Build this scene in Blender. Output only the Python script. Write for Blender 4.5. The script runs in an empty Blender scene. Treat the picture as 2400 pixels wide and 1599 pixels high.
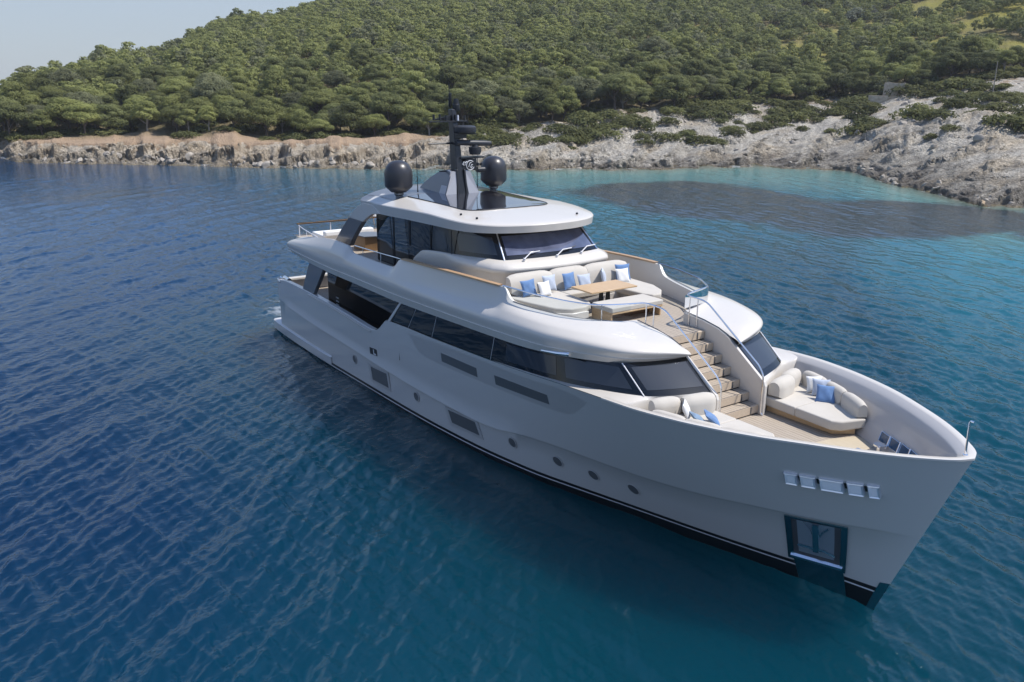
import bpy, bmesh, math, random
import numpy as np
from mathutils import Vector, Matrix
random.seed(4); RNG = np.random.default_rng(11)
scene = bpy.context.scene
COL = scene.collection
R = math.radians
# ------------------------------------------------------------------ camera, sky, sun, exposure
CAM = np.array([44.1205, -18.2193, 12.6154])
cam_d = bpy.data.cameras.new("camera"); cam = bpy.data.objects.new("camera", cam_d); COL.objects.link(cam)
cam_d.sensor_width = 36.0; cam_d.lens = 29.706; cam_d.clip_start = 0.5; cam_d.clip_end = 6000
rt = (0.56319906, 0.82629726, 0.0062967); up = (-0.24129313, 0.15716631, 0.95764105); fw = (-0.79030655, 0.54086189, -0.28789577)
cam.matrix_world = Matrix(((rt[0], up[0], -fw[0], CAM[0]), (rt[1], up[1], -fw[1], CAM[1]), (rt[2], up[2], -fw[2], CAM[2]), (0, 0, 0, 1)))
scene.camera = cam
SUN = Vector((0.36, 0.50, 1.0)).normalized()
sun_el = math.asin(SUN.z); sun_az = math.atan2(SUN.x, SUN.y)
w = bpy.data.worlds.new("World"); scene.world = w; w.use_nodes = True
nt = w.node_tree; bg = nt.nodes["Background"]
sky = nt.nodes.new("ShaderNodeTexSky"); sky.sky_type = 'NISHITA'; sky.sun_disc = False
sky.sun_elevation = sun_el; sky.sun_rotation = sun_az; sky.altitude = 0; sky.air_density = 1.0; sky.dust_density = 0.5; sky.ozone_density = 1.6
tint = nt.nodes.new("ShaderNodeVectorMath"); tint.operation = 'MULTIPLY'; tint.inputs[1].default_value = (0.82, 0.92, 1.06)
nt.links.new(sky.outputs[0], tint.inputs[0]); hz = nt.nodes.new("ShaderNodeMix"); hz.data_type = 'RGBA'; wtc = nt.nodes.new('ShaderNodeTexCoord'); wsx = nt.nodes.new('ShaderNodeSeparateXYZ'); wmr = nt.nodes.new('ShaderNodeMapRange'); wmr.interpolation_type = 'SMOOTHSTEP'; wmr.inputs[1].default_value = 0; wmr.inputs[2].default_value = .55; wmr.inputs[3].default_value = .85; wmr.inputs[4].default_value = .06; nt.links.new(wtc.outputs['Generated'], wsx.inputs[0]); nt.links.new(wsx.outputs[2], wmr.inputs[0]); nt.links.new(wmr.outputs[0], hz.inputs[0]); hz.inputs[7].default_value = (2.4, 2.68, 3.1, 1)   # thin high haze veils the blue
nt.links.new(tint.outputs[0], hz.inputs[6]); nt.links.new(hz.outputs[2], bg.inputs[0]); bg.inputs[1].default_value = 0.15
sl = bpy.data.lights.new("sun", 'SUN'); sl.energy = 4.4; sl.angle = R(0.5); sl.color = (1.0, 0.95, 0.88)
so = bpy.data.objects.new("sun", sl); COL.objects.link(so)
so.rotation_euler = (-SUN).to_track_quat('-Z', 'Y').to_euler()
scene.view_settings.view_transform = 'Standard'; scene.view_settings.look = 'None'; scene.view_settings.exposure = 0.30; scene.view_settings.gamma = 1.0

# ------------------------------------------------------------------ helpers
def tag(o, label=None, cat=None, group=None, kind=None):
    if label: o['label'] = label
    if cat: o['category'] = cat
    if group: o['group'] = group
    if kind: o['kind'] = kind
    return o
def empty(name, loc=(0, 0, 0), label=None, cat=None, group=None):
    o = bpy.data.objects.new(name, None); o.empty_display_size = .2; COL.objects.link(o); o.location = loc
    return tag(o, label, cat, group)
def mesh(name, V, F, mat, parent=None, smooth=True, midx=None, angle=40):
    me = bpy.data.meshes.new(name)
    me.from_pydata([tuple(map(float, v)) for v in V], [], F); me.validate()
    for m in (mat if isinstance(mat, (list, tuple)) else [mat]): me.materials.append(m)
    if midx is not None and len(midx) == len(me.polygons): me.polygons.foreach_set('material_index', midx)
    if smooth:
        me.polygons.foreach_set('use_smooth', [True] * len(me.polygons))
        me.set_sharp_from_angle(angle=R(angle))
    o = bpy.data.objects.new(name, me); COL.objects.link(o)
    if parent is not None:
        o.parent = parent
        inv = parent.matrix_basis.copy()
        p = parent.parent
        while p is not None: inv = p.matrix_basis @ inv; p = p.parent
        o.matrix_basis = inv.inverted()
    return o
def fastmesh(name, V, Q, mat, smooth=False, attrs=None):
    me = bpy.data.meshes.new(name); V = np.ascontiguousarray(V, dtype=np.float32); Q = np.ascontiguousarray(Q, dtype=np.int32)
    n = Q.shape[1]; me.vertices.add(len(V)); me.vertices.foreach_set('co', V.ravel())
    me.loops.add(Q.size); me.loops.foreach_set('vertex_index', Q.ravel())
    me.polygons.add(len(Q)); me.polygons.foreach_set('loop_start', np.arange(0, Q.size, n, dtype=np.int32))
    me.polygons.foreach_set('use_smooth', np.full(len(Q), smooth, dtype=bool))
    for k, a in (attrs or {}).items():
        at = me.attributes.new(k, 'FLOAT', 'POINT'); at.data.foreach_set('value', np.ascontiguousarray(a, dtype=np.float32))
    me.update(calc_edges=True); me.materials.append(mat)
    return me
class MB:
    """collects shapes into one mesh"""
    def __init__(s): s.V = []; s.F = []; s.I = []; s.m = 0
    def add(s, V, F):
        b = len(s.V); s.V += [tuple(v) for v in V]; s.F += [tuple(b + i for i in f) for f in F]; s.I += [s.m] * len(F); return s
    def grid(s, rows, closed=False):
        n = len(rows[0]); V = [p for r in rows for p in r]; F = []
        for i in range(len(rows) - 1):
            for j in range(n if closed else n - 1):
                k = (j + 1) % n; F.append((i * n + j, i * n + k, (i + 1) * n + k, (i + 1) * n + j))
        return s.add(V, F)
    def poly(s, pts): return s.add(pts, [tuple(range(len(pts)))])
    def prism(s, pts, d):
        n = len(pts); d = np.array(d, float); V = [np.array(p, float) for p in pts]; V += [p + d for p in V]
        F = [tuple(range(n))[::-1], tuple(range(n, 2 * n))] + [(i, (i + 1) % n, n + (i + 1) % n, n + i) for i in range(n)]
        return s.add(V, F)
    def box(s, c, d, rz=0, M=None):
        x, y, z = [q / 2 for q in d]; co, si = math.cos(rz), math.sin(rz)
        V = []
        for p in ((-x, -y, -z), (x, -y, -z), (x, y, -z), (-x, y, -z), (-x, -y, z), (x, -y, z), (x, y, z), (-x, y, z)):
            v = Vector((p[0] * co - p[1] * si, p[0] * si + p[1] * co, p[2]))
            if M is not None: v = M @ v
            V.append((c[0] + v[0], c[1] + v[1], c[2] + v[2]))
        return s.add(V, [(3, 2, 1, 0), (4, 5, 6, 7), (0, 1, 5, 4), (1, 2, 6, 5), (2, 3, 7, 6), (3, 0, 4, 7)])
    def tube(s, path, r, n=8, cap=True):
        P = [Vector(p) for p in path]; rs = r if isinstance(r, (list, tuple)) else [r] * len(P); rows = []
        t0 = (P[1] - P[0]).normalized(); a = Vector((0, 0, 1)) if abs(t0.z) < .9 else Vector((1, 0, 0)); nrm = t0.cross(a).normalized()
        for i, p in enumerate(P):
            t = (P[min(i + 1, len(P) - 1)] - P[max(i - 1, 0)]).normalized()
            nrm = (nrm - t * nrm.dot(t)).normalized(); b = t.cross(nrm)
            rows.append([tuple(p + (nrm * math.cos(2 * math.pi * k / n) + b * math.sin(2 * math.pi * k / n)) * rs[i]) for k in range(n)])
        s.grid(rows, True)
        if cap: s.poly(rows[0][::-1]); s.poly(rows[-1])
        return s
    def lathe(s, prof, c=(0, 0, 0), n=32):
        rows = [[(c[0] + r * math.cos(2 * math.pi * k / n), c[1] + r * math.sin(2 * math.pi * k / n), c[2] + z) for k in range(n)] for r, z in prof]
        return s.grid(rows, True)
    def obj(s, name, mat, parent=None, smooth=True, angle=40, bevel=0):
        o = mesh(name, s.V, s.F, mat, parent, smooth, s.I if isinstance(mat, (list, tuple)) else None, angle)
        if bevel:
            m = o.modifiers.new('bevel', 'BEVEL'); m.width = bevel; m.segments = 2; m.limit_method = 'ANGLE'; m.angle_limit = R(40)
        return o
def sm(T):
    X = np.array([a for a, b in T], float); Y = np.array([b for a, b in T], float); d = np.diff(Y) / np.diff(X)
    m = np.zeros(len(X)); m[0] = d[0]; m[-1] = d[-1]
    for i in range(1, len(X) - 1): m[i] = 0 if d[i - 1] * d[i] <= 0 else 2 * d[i - 1] * d[i] / (d[i - 1] + d[i])
    def f(x):
        x = np.clip(x, X[0], X[-1]); i = np.clip(np.searchsorted(X, x) - 1, 0, len(X) - 2); h = X[i + 1] - X[i]; t = (x - X[i]) / h
        return (2 * t**3 - 3 * t**2 + 1) * Y[i] + (t**3 - 2 * t**2 + t) * h * m[i] + (-2 * t**3 + 3 * t**2) * Y[i + 1] + (t**3 - t**2) * h * m[i + 1]
    return f
def spline(pts, n):
    """dense smooth curve through points (monotone hermite over chord length)"""
    P = np.array(pts, float); L = np.concatenate([[0], np.cumsum(np.linalg.norm(np.diff(P, axis=0), axis=1) + 1e-9)])
    fs = [sm(list(zip(L, P[:, k]))) for k in range(P.shape[1])]
    return np.stack([f(np.linspace(0, L[-1], n)) for f in fs], 1)
def fillet(pts, r, n=5):
    P = [Vector(p) for p in pts]; out = [P[0]]
    for i in range(1, len(P) - 1):
        a, b, c = P[i - 1], P[i], P[i + 1]; u = (a - b); v = (c - b); q = min(r, u.length * .45, v.length * .45)
        p0 = b + u.normalized() * q; p2 = b + v.normalized() * q
        for k in range(n + 1):
            t = k / n; out.append(p0 * (1 - t)**2 + b * 2 * t * (1 - t) + p2 * t * t)
    return [tuple(p) for p in out + [P[-1]]]
def my(p): return (p[0], -p[1], p[2])

# ------------------------------------------------------------------ materials
def node(nt, t, **k):
    n = nt.nodes.new(t)
    for a, b in k.items(): setattr(n, a, b)
    return n
def mat(name, c, rough=.5, metal=0, coat=0, spec=.5, var=0, vscale=3, bump=0, bscale=40, stretch=None, c2=None, trans=0, ior=None, sheen=0):
    m = bpy.data.materials.new(name); m.use_nodes = True; t = m.node_tree; b = t.nodes['Principled BSDF']
    b.inputs['Base Color'].default_value = (*c, 1); b.inputs['Roughness'].default_value = rough; b.inputs['Metallic'].default_value = metal
    b.inputs['Coat Weight'].default_value = coat; b.inputs['Coat Roughness'].default_value = .05; b.inputs['Specular IOR Level'].default_value = spec
    b.inputs['Transmission Weight'].default_value = trans; b.inputs['Sheen Weight'].default_value = sheen
    if ior: b.inputs['IOR'].default_value = ior
    tc = None
    if var or bump or c2:
        tc = node(t, 'ShaderNodeTexCoord'); mp = node(t, 'ShaderNodeMapping'); t.links.new(tc.outputs['Object'], mp.inputs[0])
        if stretch: mp.inputs['Scale'].default_value = stretch
    if var or c2:
        n = node(t, 'ShaderNodeTexNoise'); n.inputs['Scale'].default_value = vscale; n.inputs['Detail'].default_value = 5; t.links.new(mp.outputs[0], n.inputs['Vector'])
        mx = node(t, 'ShaderNodeMix', data_type='RGBA'); cc = c2 or tuple(q * (1 - var) for q in c)
        mx.inputs[6].default_value = (*c, 1); mx.inputs[7].default_value = (*cc, 1)
        rp = node(t, 'ShaderNodeMapRange'); rp.inputs[1].default_value = .35; rp.inputs[2].default_value = .65
        t.links.new(n.outputs[0], rp.inputs[0]); t.links.new(rp.outputs[0], mx.inputs[0]); t.links.new(mx.outputs[2], b.inputs['Base Color'])
    if bump:
        n2 = node(t, 'ShaderNodeTexNoise'); n2.inputs['Scale'].default_value = bscale; n2.inputs['Detail'].default_value = 4; t.links.new(mp.outputs[0], n2.inputs['Vector'])
        bp = node(t, 'ShaderNodeBump'); bp.inputs['Strength'].default_value = bump; bp.inputs['Distance'].default_value = .02
        t.links.new(n2.outputs[0], bp.inputs['Height']); t.links.new(bp.outputs[0], b.inputs['Normal'])
    return m

# ------------------------------------------------------------------ noise
def _h(ix, iy, s):
    n = (ix.astype(np.int64) * 374761393 + iy.astype(np.int64) * 668265263 + s * 1274126177) & 0x7fffffff
    n = ((n ^ (n >> 13)) * 1274126177) & 0x7fffffff
    return ((n ^ (n >> 16)) & 0xffff) / 65535.0
def vn(x, y, s=0):
    x = np.asarray(x, float); y = np.asarray(y, float)
    ix = np.floor(x); iy = np.floor(y); fx = x - ix; fy = y - iy; fx = fx * fx * (3 - 2 * fx); fy = fy * fy * (3 - 2 * fy)
    a = _h(ix, iy, s); b = _h(ix + 1, iy, s); c = _h(ix, iy + 1, s); d = _h(ix + 1, iy + 1, s)
    return a + (b - a) * fx + (c - a) * fy + (a - b - c + d) * fx * fy
def fbm(x, y, o=4, s=0): return sum(vn(x * 2**k, y * 2**k, s + k) / 2**k for k in range(o)) / sum(.5**k for k in range(o))
def rdg(x, y, o=4, s=0): return sum((1 - abs(2 * vn(x * 2**k, y * 2**k, s + k) - 1)) / 2**k for k in range(o)) / sum(.5**k for k in range(o))

# ------------------------------------------------------------------ terrain: coast and wooded hill
# columns: azimuth, shore distance, [(distance behind the shore, height)...]
TC = [
 (208, 205, [(2, .9), (4, 1.3), (5.5, 2.0), (9, 2.7), (26, 3.6), (45, 8), (70, 8), (130, 3)], 26),
 (176.4, 177, [(2, .9), (4, 1.2), (5.5, 2.0), (9, 2.7), (22, 3.6), (58, 8.3), (80, 7), (150, 3)], 17),
 (174.3, 163, [(2, .9), (4, 1.2), (5.5, 2.1), (9, 2.8), (27, 3.7), (80, 12), (110, 11.5), (190, 5)], 24),
 (169.7, 155.7, [(2, 1), (4, 1.3), (5.2, 2.2), (9, 2.8), (28, 3.9), (120, 18.5), (170, 17.5), (260, 12)], 26),
 (162.3, 144.3, [(2, .9), (4, 1.2), (5.2, 2.2), (9, 2.8), (28, 3.9), (120, 22), (215, 34.5), (330, 30)], 27),
 (154.2, 139, [(2, .9), (4, 1.2), (5.2, 2.1), (9, 2.8), (28, 3.9), (120, 25), (270, 52), (420, 58)], 28),
 (145.7, 136.7, [(2, .9), (5, 1.9), (8, 2.6), (14, 3.1), (30, 4.6), (60, 9.5), (270, 56), (420, 75)], 33),
 (137.2, 139.7, [(2, .9), (5, 1.8), (10, 2.5), (20, 4.0), (48, 8.8), (110, 22), (280, 58), (420, 82)], 45),
 (129.1, 150.5, [(2, .8), (5, 1.6), (10, 2.3), (25, 5), (50, 9.5), (110, 21), (280, 58), (420, 86)], 48),
 (122, 130, [(2, .9), (4, 1.5), (10, 2.9), (30, 6.6), (70, 12.5), (130, 25), (300, 60), (430, 88)], 66),
 (114.5, 110.8, [(2, 1), (4, 1.6), (15, 4.4), (45, 9.3), (90, 15.4), (150, 28), (310, 62), (440, 90)], 88),
 (80, 85, [(2, 1), (4, 1.6), (15, 4.4), (45, 9.3), (90, 15.4), (150, 28), (310, 62), (440, 90)], 88)]
TD = np.array([-6, 0, 1, 2, 3, 4, 4.6, 5.2, 6, 8, 10, 14, 20, 28, 40, 55, 75, 100, 130, 170, 215, 270, 330, 450], float)
_cz = []
for a, r0, pr, ff in TC:
    xs = [-6, 0] + [p[0] for p in pr]; ys = [-2.2, 0] + [p[1] for p in pr]; _cz.append(np.interp(TD, xs, ys))
_o = np.argsort([c[0] for c in TC]); CA = np.array([TC[i][0] for i in _o], float); CZ = np.array([_cz[i] for i in _o])
_fr = sm([(TC[i][0], TC[i][1]) for i in _o]); _ff = sm([(TC[i][0], TC[i][3]) for i in _o])
SH = [(0, 176.42), (40, 175.59), (100, 174.31), (300, 169.75)]
_sh = sm([(80, 85), (114.5, 110.8), (117, 111.2), (118.35, 116.3), (120.3, 124.3), (122, 129.8), (123.5, 142.6), (125.25, 148.1), (129.1, 150.5), (137.2, 139.7), (145.7, 136.7), (154.2, 139), (162.3, 144.3), (169.75, 155.7), (174.3, 162.6), (175.6, 168.9), (176.4, 177), (208, 205)])
def shore(az): return _sh(az) + (fbm(az * 1.7, az * 0 + 3, 4, 7) - .5) * 4.0
def forest_d(az): return _ff(az) + (fbm(az * .8, az * 0 + 9, 3, 17) - .5) * 10
def ground(az, d):
    az = np.asarray(az, float); d = np.asarray(d, float)
    i = np.clip(np.searchsorted(CA, az) - 1, 0, len(CA) - 2); t = np.clip((az - CA[i]) / (CA[i + 1] - CA[i]), 0, 1); t = t * t * (3 - 2 * t)
    j = np.clip(np.searchsorted(TD, d) - 1, 0, len(TD) - 2); u = np.clip((d - TD[j]) / (TD[j + 1] - TD[j]), 0, 1)
    A = CZ[i, j] * (1 - u) + CZ[i, j + 1] * u; B = CZ[i + 1, j] * (1 - u) + CZ[i + 1, j + 1] * u
    return A * (1 - t) + B * t
def left_w(az): return np.clip((np.asarray(az, float) - 147) / 6, 0, 1)      # 1 = sandy ledge side, 0 = grey slabs side
def terrain(az, d, full=False):
    r = shore(az) + d; x = CAM[0] + r * np.cos(np.radians(az)); y = CAM[1] + r * np.sin(np.radians(az))
    lw = left_w(az); q_ = np.clip((d + .5) / 3, 0, 1) * np.exp(-np.maximum(d - 6, 0) / 14)
    wob = ((fbm(x * .10, y * .10, 3, 31) - .5) * 6 + (fbm(x * .26 + 5, y * .26, 3, 33) - .5) * 5.5 * lw + (rdg(x * .8, y * .8, 3, 37) - .6) * .8 * lw) * q_
    seg = np.clip((fbm(az * .75, az * 0 + 20, 3, 71) - .42) * 5, 0, 1) * lw; de = d / (1 + 1.7 * seg * np.exp(-np.maximum(d - 12, 0) / 9))      # parts of the bank have slumped to a slope
    z = ground(az, np.clip(de + wob, -6, 450))
    fd = forest_d(az)
    rock = np.clip(1 - (de - (5.5 * lw + fd * .72 * (1 - lw))) / (4 * lw + fd * .5 * (1 - lw)), 0, 1) * np.clip((d + 3) / 3, 0, 1)
    u = x * .8 + y * .35; v = -x * .35 + y * .8
    big = rdg(u * .16, v * .34, 4, 3) - .55; fine = rdg(u * .7, v * 1.3, 4, 5) - .5
    amp = rock * (.4 + .6 * np.exp(-np.maximum(d, 0) / 25))
    z = z + amp * ((1.5 + .8 * lw) * big + (.30 + 1.05 * lw) * fine) * np.clip((d + 1.5) / 2, .25, 1)
    s_ = z * 1.0 + (-x * .17 - y * .26) + 1.6 * (fbm(u * .10, v * .05, 3, 41) - .5) + .5 * fbm(x * .5, y * .5, 2, 43)
    for st, A in ((2.4, .85), (.95, .5)):        # dipping beds weathered into ledges
        fr = s_ / st - np.floor(s_ / st); z = z + amp * A * (np.clip((fr - .62) / .30, 0, 1) - fr) * st * np.clip(d * .6, 0, 1)
    ta = az * 2.62; kick = lw * q_ * ((fbm(ta * .9, z * 1.7, 3, 51) - .5) * 1.7 + (rdg(ta * 2.0, z * 3.2, 3, 55) - .6) * .6) + (1 - lw) * rock * (rdg(ta * .8 + z * .9, z * 1.5, 3, 57) - .6) * 1.2
    x = x + kick * np.cos(np.radians(az)); y = y + kick * np.sin(np.radians(az))
    bedl = s_ / 2.4 - np.floor(s_ / 2.4)
    z = z + (fbm(x * .07, y * .07, 4, 12) - .5) * np.clip(d / 20, 0, 1) * 3.0 + (fbm(x * .5, y * .5, 3, 22) - .5) * .35 * np.clip(d / 6, 0, 1)
    return (x, y, z, rock, fd, bedl) if full else (x, y, z, rock, fd)
az_l = np.arange(88, 204, .082); dd = [-6.]
while dd[-1] < 445: dd.append(dd[-1] + (.13 if 1.5 < dd[-1] < 8 else .26 if dd[-1] < 14 else .26 + (dd[-1] - 14) * .017))
dd = np.array(dd); AZ, DD = np.meshgrid(az_l, dd)
tx, ty, tz, trock, tfd, tbed = terrain(AZ, DD, True)
nr, nc = AZ.shape; idx = np.arange(nr * nc).reshape(nr, nc)
Q = np.stack([idx[:-1, :-1], idx[1:, :-1], idx[1:, 1:], idx[:-1, 1:]], -1).reshape(-1, 4)
# meadow openings on the right hand hill (azimuth, distance, radius)
CLR = [(123.4, 150, 21), (128.5, 118, 12), (124.6, 112, 7), (114.8, 172, 22), (127.0, 195, 9), (135.5, 78, 7), (119.0, 128, 8), (120.6, 200, 16), (117.2, 110, 6), (131.5, 90, 6), (126, 96, 6), (121.4, 98, 6), (133, 150, 7), (138, 120, 6), (118.4, 160, 8), (129.5, 160, 7), (115.6, 120, 7)]
def clear_w(az, d):
    r = shore(az) + d; x = r * np.cos(np.radians(az)); y = r * np.sin(np.radians(az)); out = np.zeros(np.shape(az))
    for a, q, rad in CLR:
        rr = shore(np.array(float(a))) + q; cx = rr * math.cos(R(a)); cy = rr * math.sin(R(a))
        out = np.maximum(out, np.clip(1.6 - np.hypot(x - cx, y - cy) / rad + (fbm(x * .12, y * .12, 3, 77) - .5) * 1.4, 0, 1))
    return out
grass = clear_w(AZ, DD) * np.clip((DD - 50) / 20, 0, 1)
gm = bpy.data.materials.new("coast_ground"); gm.use_nodes = True; t = gm.node_tree; B = t.nodes['Principled BSDF']; B.inputs['Roughness'].default_value = .95; B.inputs['Specular IOR Level'].default_value = .15
def att(n): a = node(t, 'ShaderNodeAttribute'); a.attribute_name = n; return a.outputs['Fac']
geo = node(t, 'ShaderNodeNewGeometry')
def noi(sc, det=6, st=(1, 1, 1), rough=.6):
    mp = node(t, 'ShaderNodeMapping'); mp.inputs['Scale'].default_value = st; mp.inputs['Rotation'].default_value = (0, 0, .45); t.links.new(geo.outputs['Position'], mp.inputs[0])
    n = node(t, 'ShaderNodeTexNoise'); n.inputs['Scale'].default_value = sc; n.inputs['Detail'].default_value = det; n.inputs['Roughness'].default_value = rough; t.links.new(mp.outputs[0], n.inputs['Vector']); return n.outputs[0]
def rng(s, a, b, c=0, d=1):
    n = node(t, 'ShaderNodeMapRange'); n.inputs[1].default_value = a; n.inputs[2].default_value = b; n.inputs[3].default_value = c; n.inputs[4].default_value = d; t.links.new(s, n.inputs[0]); return n.outputs[0]
def mixc(f, a, b):
    n = node(t, 'ShaderNodeMix', data_type='RGBA')
    for i, q in ((0, f), (6, a), (7, b)):
        if isinstance(q, (tuple, float, int)): n.inputs[i].default_value = (*q, 1) if isinstance(q, tuple) else q
        else: t.links.new(q, n.inputs[i])
    return n.outputs[2]
def mth(op, a, b):
    n = node(t, 'ShaderNodeMath', operation=op)
    for i, q in ((0, a), (1, b)):
        if isinstance(q, (int, float)): n.inputs[i].default_value = q
        else: t.links.new(q, n.inputs[i])
    return n.outputs[0]
sx = node(t, 'ShaderNodeSeparateXYZ'); t.links.new(geo.outputs['Position'], sx.inputs[0]); sn = node(t, 'ShaderNodeSeparateXYZ'); t.links.new(geo.outputs['Normal'], sn.inputs[0])
n1 = noi(.35, 8); n2 = noi(1.6, 8, (1, 2.2, 2.5)); n3 = noi(.12, 5); n4 = noi(4, 5)
rockc = mixc(rng(n1, .38, .6), (.66, .625, .55), (.47, .455, .42)); rockc = mixc(rng(n3, .48, .6, 0, .8), rockc, (.50, .42, .31))
crk = rng(n2, .38, .5, 1, 0); rockc = mixc(mth('MULTIPLY', crk, .45), rockc, (.13, .115, .10)); rockc = mixc(mth('MULTIPLY', rng(att('bedl'), .70, .95), rng(n1, .35, .5, .1, .5)), rockc, (.12, .11, .10))  # cracks, then crack shadows painted as dark lines along the beds
sand = mixc(rng(n1, .3, .7), (.41, .30, .205), (.33, .235, .155)); sand = mixc(rng(n4, .55, .75, 0, .6), sand, (.25, .19, .11))
vo = node(t, 'ShaderNodeTexVoronoi', feature='DISTANCE_TO_EDGE'); vm = node(t, 'ShaderNodeMapping'); vm.inputs['Scale'].default_value = (.30, .30, .95); vm.inputs['Rotation'].default_value = (.35, .2, .5)
vw = node(t, 'ShaderNodeVectorMath', operation='ADD'); nv = node(t, 'ShaderNodeTexNoise'); nv.inputs['Scale'].default_value = .9; nv.inputs['Detail'].default_value = 5; t.links.new(geo.outputs['Position'], nv.inputs['Vector'])
vs = node(t, 'ShaderNodeVectorMath', operation='SCALE'); vs.inputs[3].default_value = 2.2; t.links.new(nv.outputs[1], vs.inputs[0]); t.links.new(geo.outputs['Position'], vw.inputs[0]); t.links.new(vs.outputs[0], vw.inputs[1]); t.links.new(vw.outputs[0], vm.inputs[0]); t.links.new(vm.outputs[0], vo.inputs['Vector'])
gap = rng(vo.outputs[0], .0, .055, 1, 0); rockc = mixc(mth('MULTIPLY', gap, .55), rockc, (.10, .09, .078))
green = mixc(rng(n4, .35, .65), (.30, .27, .055), (.17, .16, .05))
soil = mixc(rng(n1, .35, .6), (.15, .13, .07), (.22, .175, .105)); soil = mixc(rng(n4, .45, .6, 0, .8), soil, (.11, .105, .05))
c = mixc(att('wood'), sand, soil); c = mixc(att('grass'), c, green)
steep = rng(sn.outputs[2], .55, .8, 1, 0)
c = mixc(mth('MULTIPLY', steep, .5), c, (.26, .205, .15))
patch = rng(mth('ADD', noi(.5, 8, (1, 1.8, 1.5)), mth('MULTIPLY', att('rock'), .42)), .66, .74); rockc = mixc(mth('MULTIPLY', att('ledge'), .45), rockc, (.47, .37, .25)); rockc = mixc(.25, rockc, (.60, .52, .40)); c = mixc(patch, c, rockc)
c = mixc(mth('MULTIPLY', mth('MULTIPLY', rng(sn.outputs[2], .35, .7, 1, 0), att('ledge')), rng(sx.outputs[2], 1.0, 1.8, 0, .7)), c, (.30, .235, .165))
wet = rng(mth('ADD', mth('MULTIPLY', sx.outputs[2], att('wet_shade_h')), mth('MULTIPLY', n1, -2.2)), -1.25, .2, .86, 0); c = mixc(mth('MULTIPLY', wet, att('wet_shade_w')), c, (.075, .065, .055))  # wet band; on the left it also paints in the undercut shade
lich = mth('MULTIPLY', rng(sx.outputs[2], .08, .22, 1, 0), rng(n4, .45, .6)); c = mixc(mth('MULTIPLY', lich, .6), c, (.30, .24, .10))
t.links.new(c, B.inputs['Base Color'])
bm_ = node(t, 'ShaderNodeBump'); bm_.inputs['Strength'].default_value = 1; bm_.inputs['Distance'].default_value = .5; t.links.new(mth('ADD', mth('ADD', n2, mth('MULTIPLY', n4, .4)), mth('MULTIPLY', mth('MULTIPLY', gap, att('rock')), -.8)), bm_.inputs['Height']); t.links.new(bm_.outputs[0], B.inputs['Normal'])
wood = np.clip((DD - tfd + 6) / 8, 0, 1)
me = fastmesh("coast_ground", np.stack([tx, ty, tz], -1).reshape(-1, 3), Q, gm, True,
              {'rock': trock.ravel(), 'wood': wood.ravel(), 'grass': grass.ravel(), 'bedl': tbed.ravel(), 'ledge': left_w(AZ).ravel(), 'wet_shade_w': (1 - .3 * left_w(AZ)).ravel(), 'wet_shade_h': (.26 + .5 * np.clip((AZ - 124) / 14, 0, 1)).ravel()})
o = bpy.data.objects.new("hill_terrain", me); COL.objects.link(o); tag(o, kind='structure')
# ------------------------------------------------------------------ water
wa = np.arange(84, 212, .105); rr = [9.0]
while rr[-1] < 215: rr.append(rr[-1] + max(.045, rr[-1] * .0031))
rr = np.array(rr)
WA, WR = np.meshgrid(wa, rr)
wx = CAM[0] + WR * np.cos(np.radians(WA)); wy = CAM[1] + WR * np.sin(np.radians(WA)); wz = np.zeros_like(wx)
rw = np.random.default_rng(5)
calm = .12 + 1.45 * fbm(wx * .045, wy * .07, 4, 50)
hullcalm = 1 - .5 * np.exp(-((np.clip(wx, 0, 33) - wx)**2 + (np.clip(wy, -3.5, 3.5) - wy)**2) / 30.0)
for k in range(80):
    L = math.exp(rw.uniform(math.log(.42), math.log(4.6))); th = R(62) + rw.normal(0, .42); kk = 2 * math.pi / L
    a = .0108 * L**.62 * rw.uniform(.4, 1.4)
    fade = np.clip((L / (WR * .0035) - 1.6) / 1.5, 0, 1)
    ph = kk * (wx * math.cos(th) + wy * math.sin(th)) + rw.uniform(0, 6.28) + 1.6 * vn(wx * .11 / L**.3, wy * .11 / L**.3, 60 + k)
    wz += a * fade * (1.25 * (1 - np.abs(np.sin(ph / 2)))**1.5 - .45) * 1.5
az_s = shore(WA); ds = az_s - WR
wz *= calm * hullcalm * np.clip(.25 + ds / 60, .25, 1) * np.clip(1.25 - WR / 160, .35, 1)
                      # ds: metres out from the shore
SG = [(1340, 450), (1450, 430), (1600, 427), (1750, 440), (1790, 447), (1860, 458), (1870, 470), (2000, 472), (2200, 480), (2400, 500), (2600, 540), (2500, 560), (2400, 530), (2200, 545), (1960, 545), (1700, 512), (1560, 505), (1450, 480), (1345, 466)]
def unproj(px):
    d = np.array(rt) * ((px[0] - 1200) / 1980.4) + np.array(up) * (-(px[1] - 799.5) / 1980.4) + np.array(fw); k = -CAM[2] / d[2]; return CAM[0] + d[0] * k, CAM[1] + d[1] * k
poly = np.array([unproj(p) for p in SG])
px_ = wx + (fbm(wx * .09, wy * .09, 4, 80) - .5) * 11; py_ = wy + (fbm(wx * .09, wy * .09, 4, 90) - .5) * 11
def sdf(X, Y, P):
    D = np.full(X.shape, 1e9); ins = np.zeros(X.shape, bool); n = len(P)
    for i in range(n):
        a = P[i]; b = P[(i + 1) % n]; e = b - a; w0 = X - a[0]; w1 = Y - a[1]; tt = np.clip((w0 * e[0] + w1 * e[1]) / (e @ e), 0, 1)
        D = np.minimum(D, np.hypot(w0 - e[0] * tt, w1 - e[1] * tt)); cnd = (a[1] > Y) != (b[1] > Y)
        ins ^= cnd & (X < (b[0] - a[0]) * (Y - a[1]) / (b[1] - a[1] + 1e-12) + a[0])
    return np.where(ins, D, -D)
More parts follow.
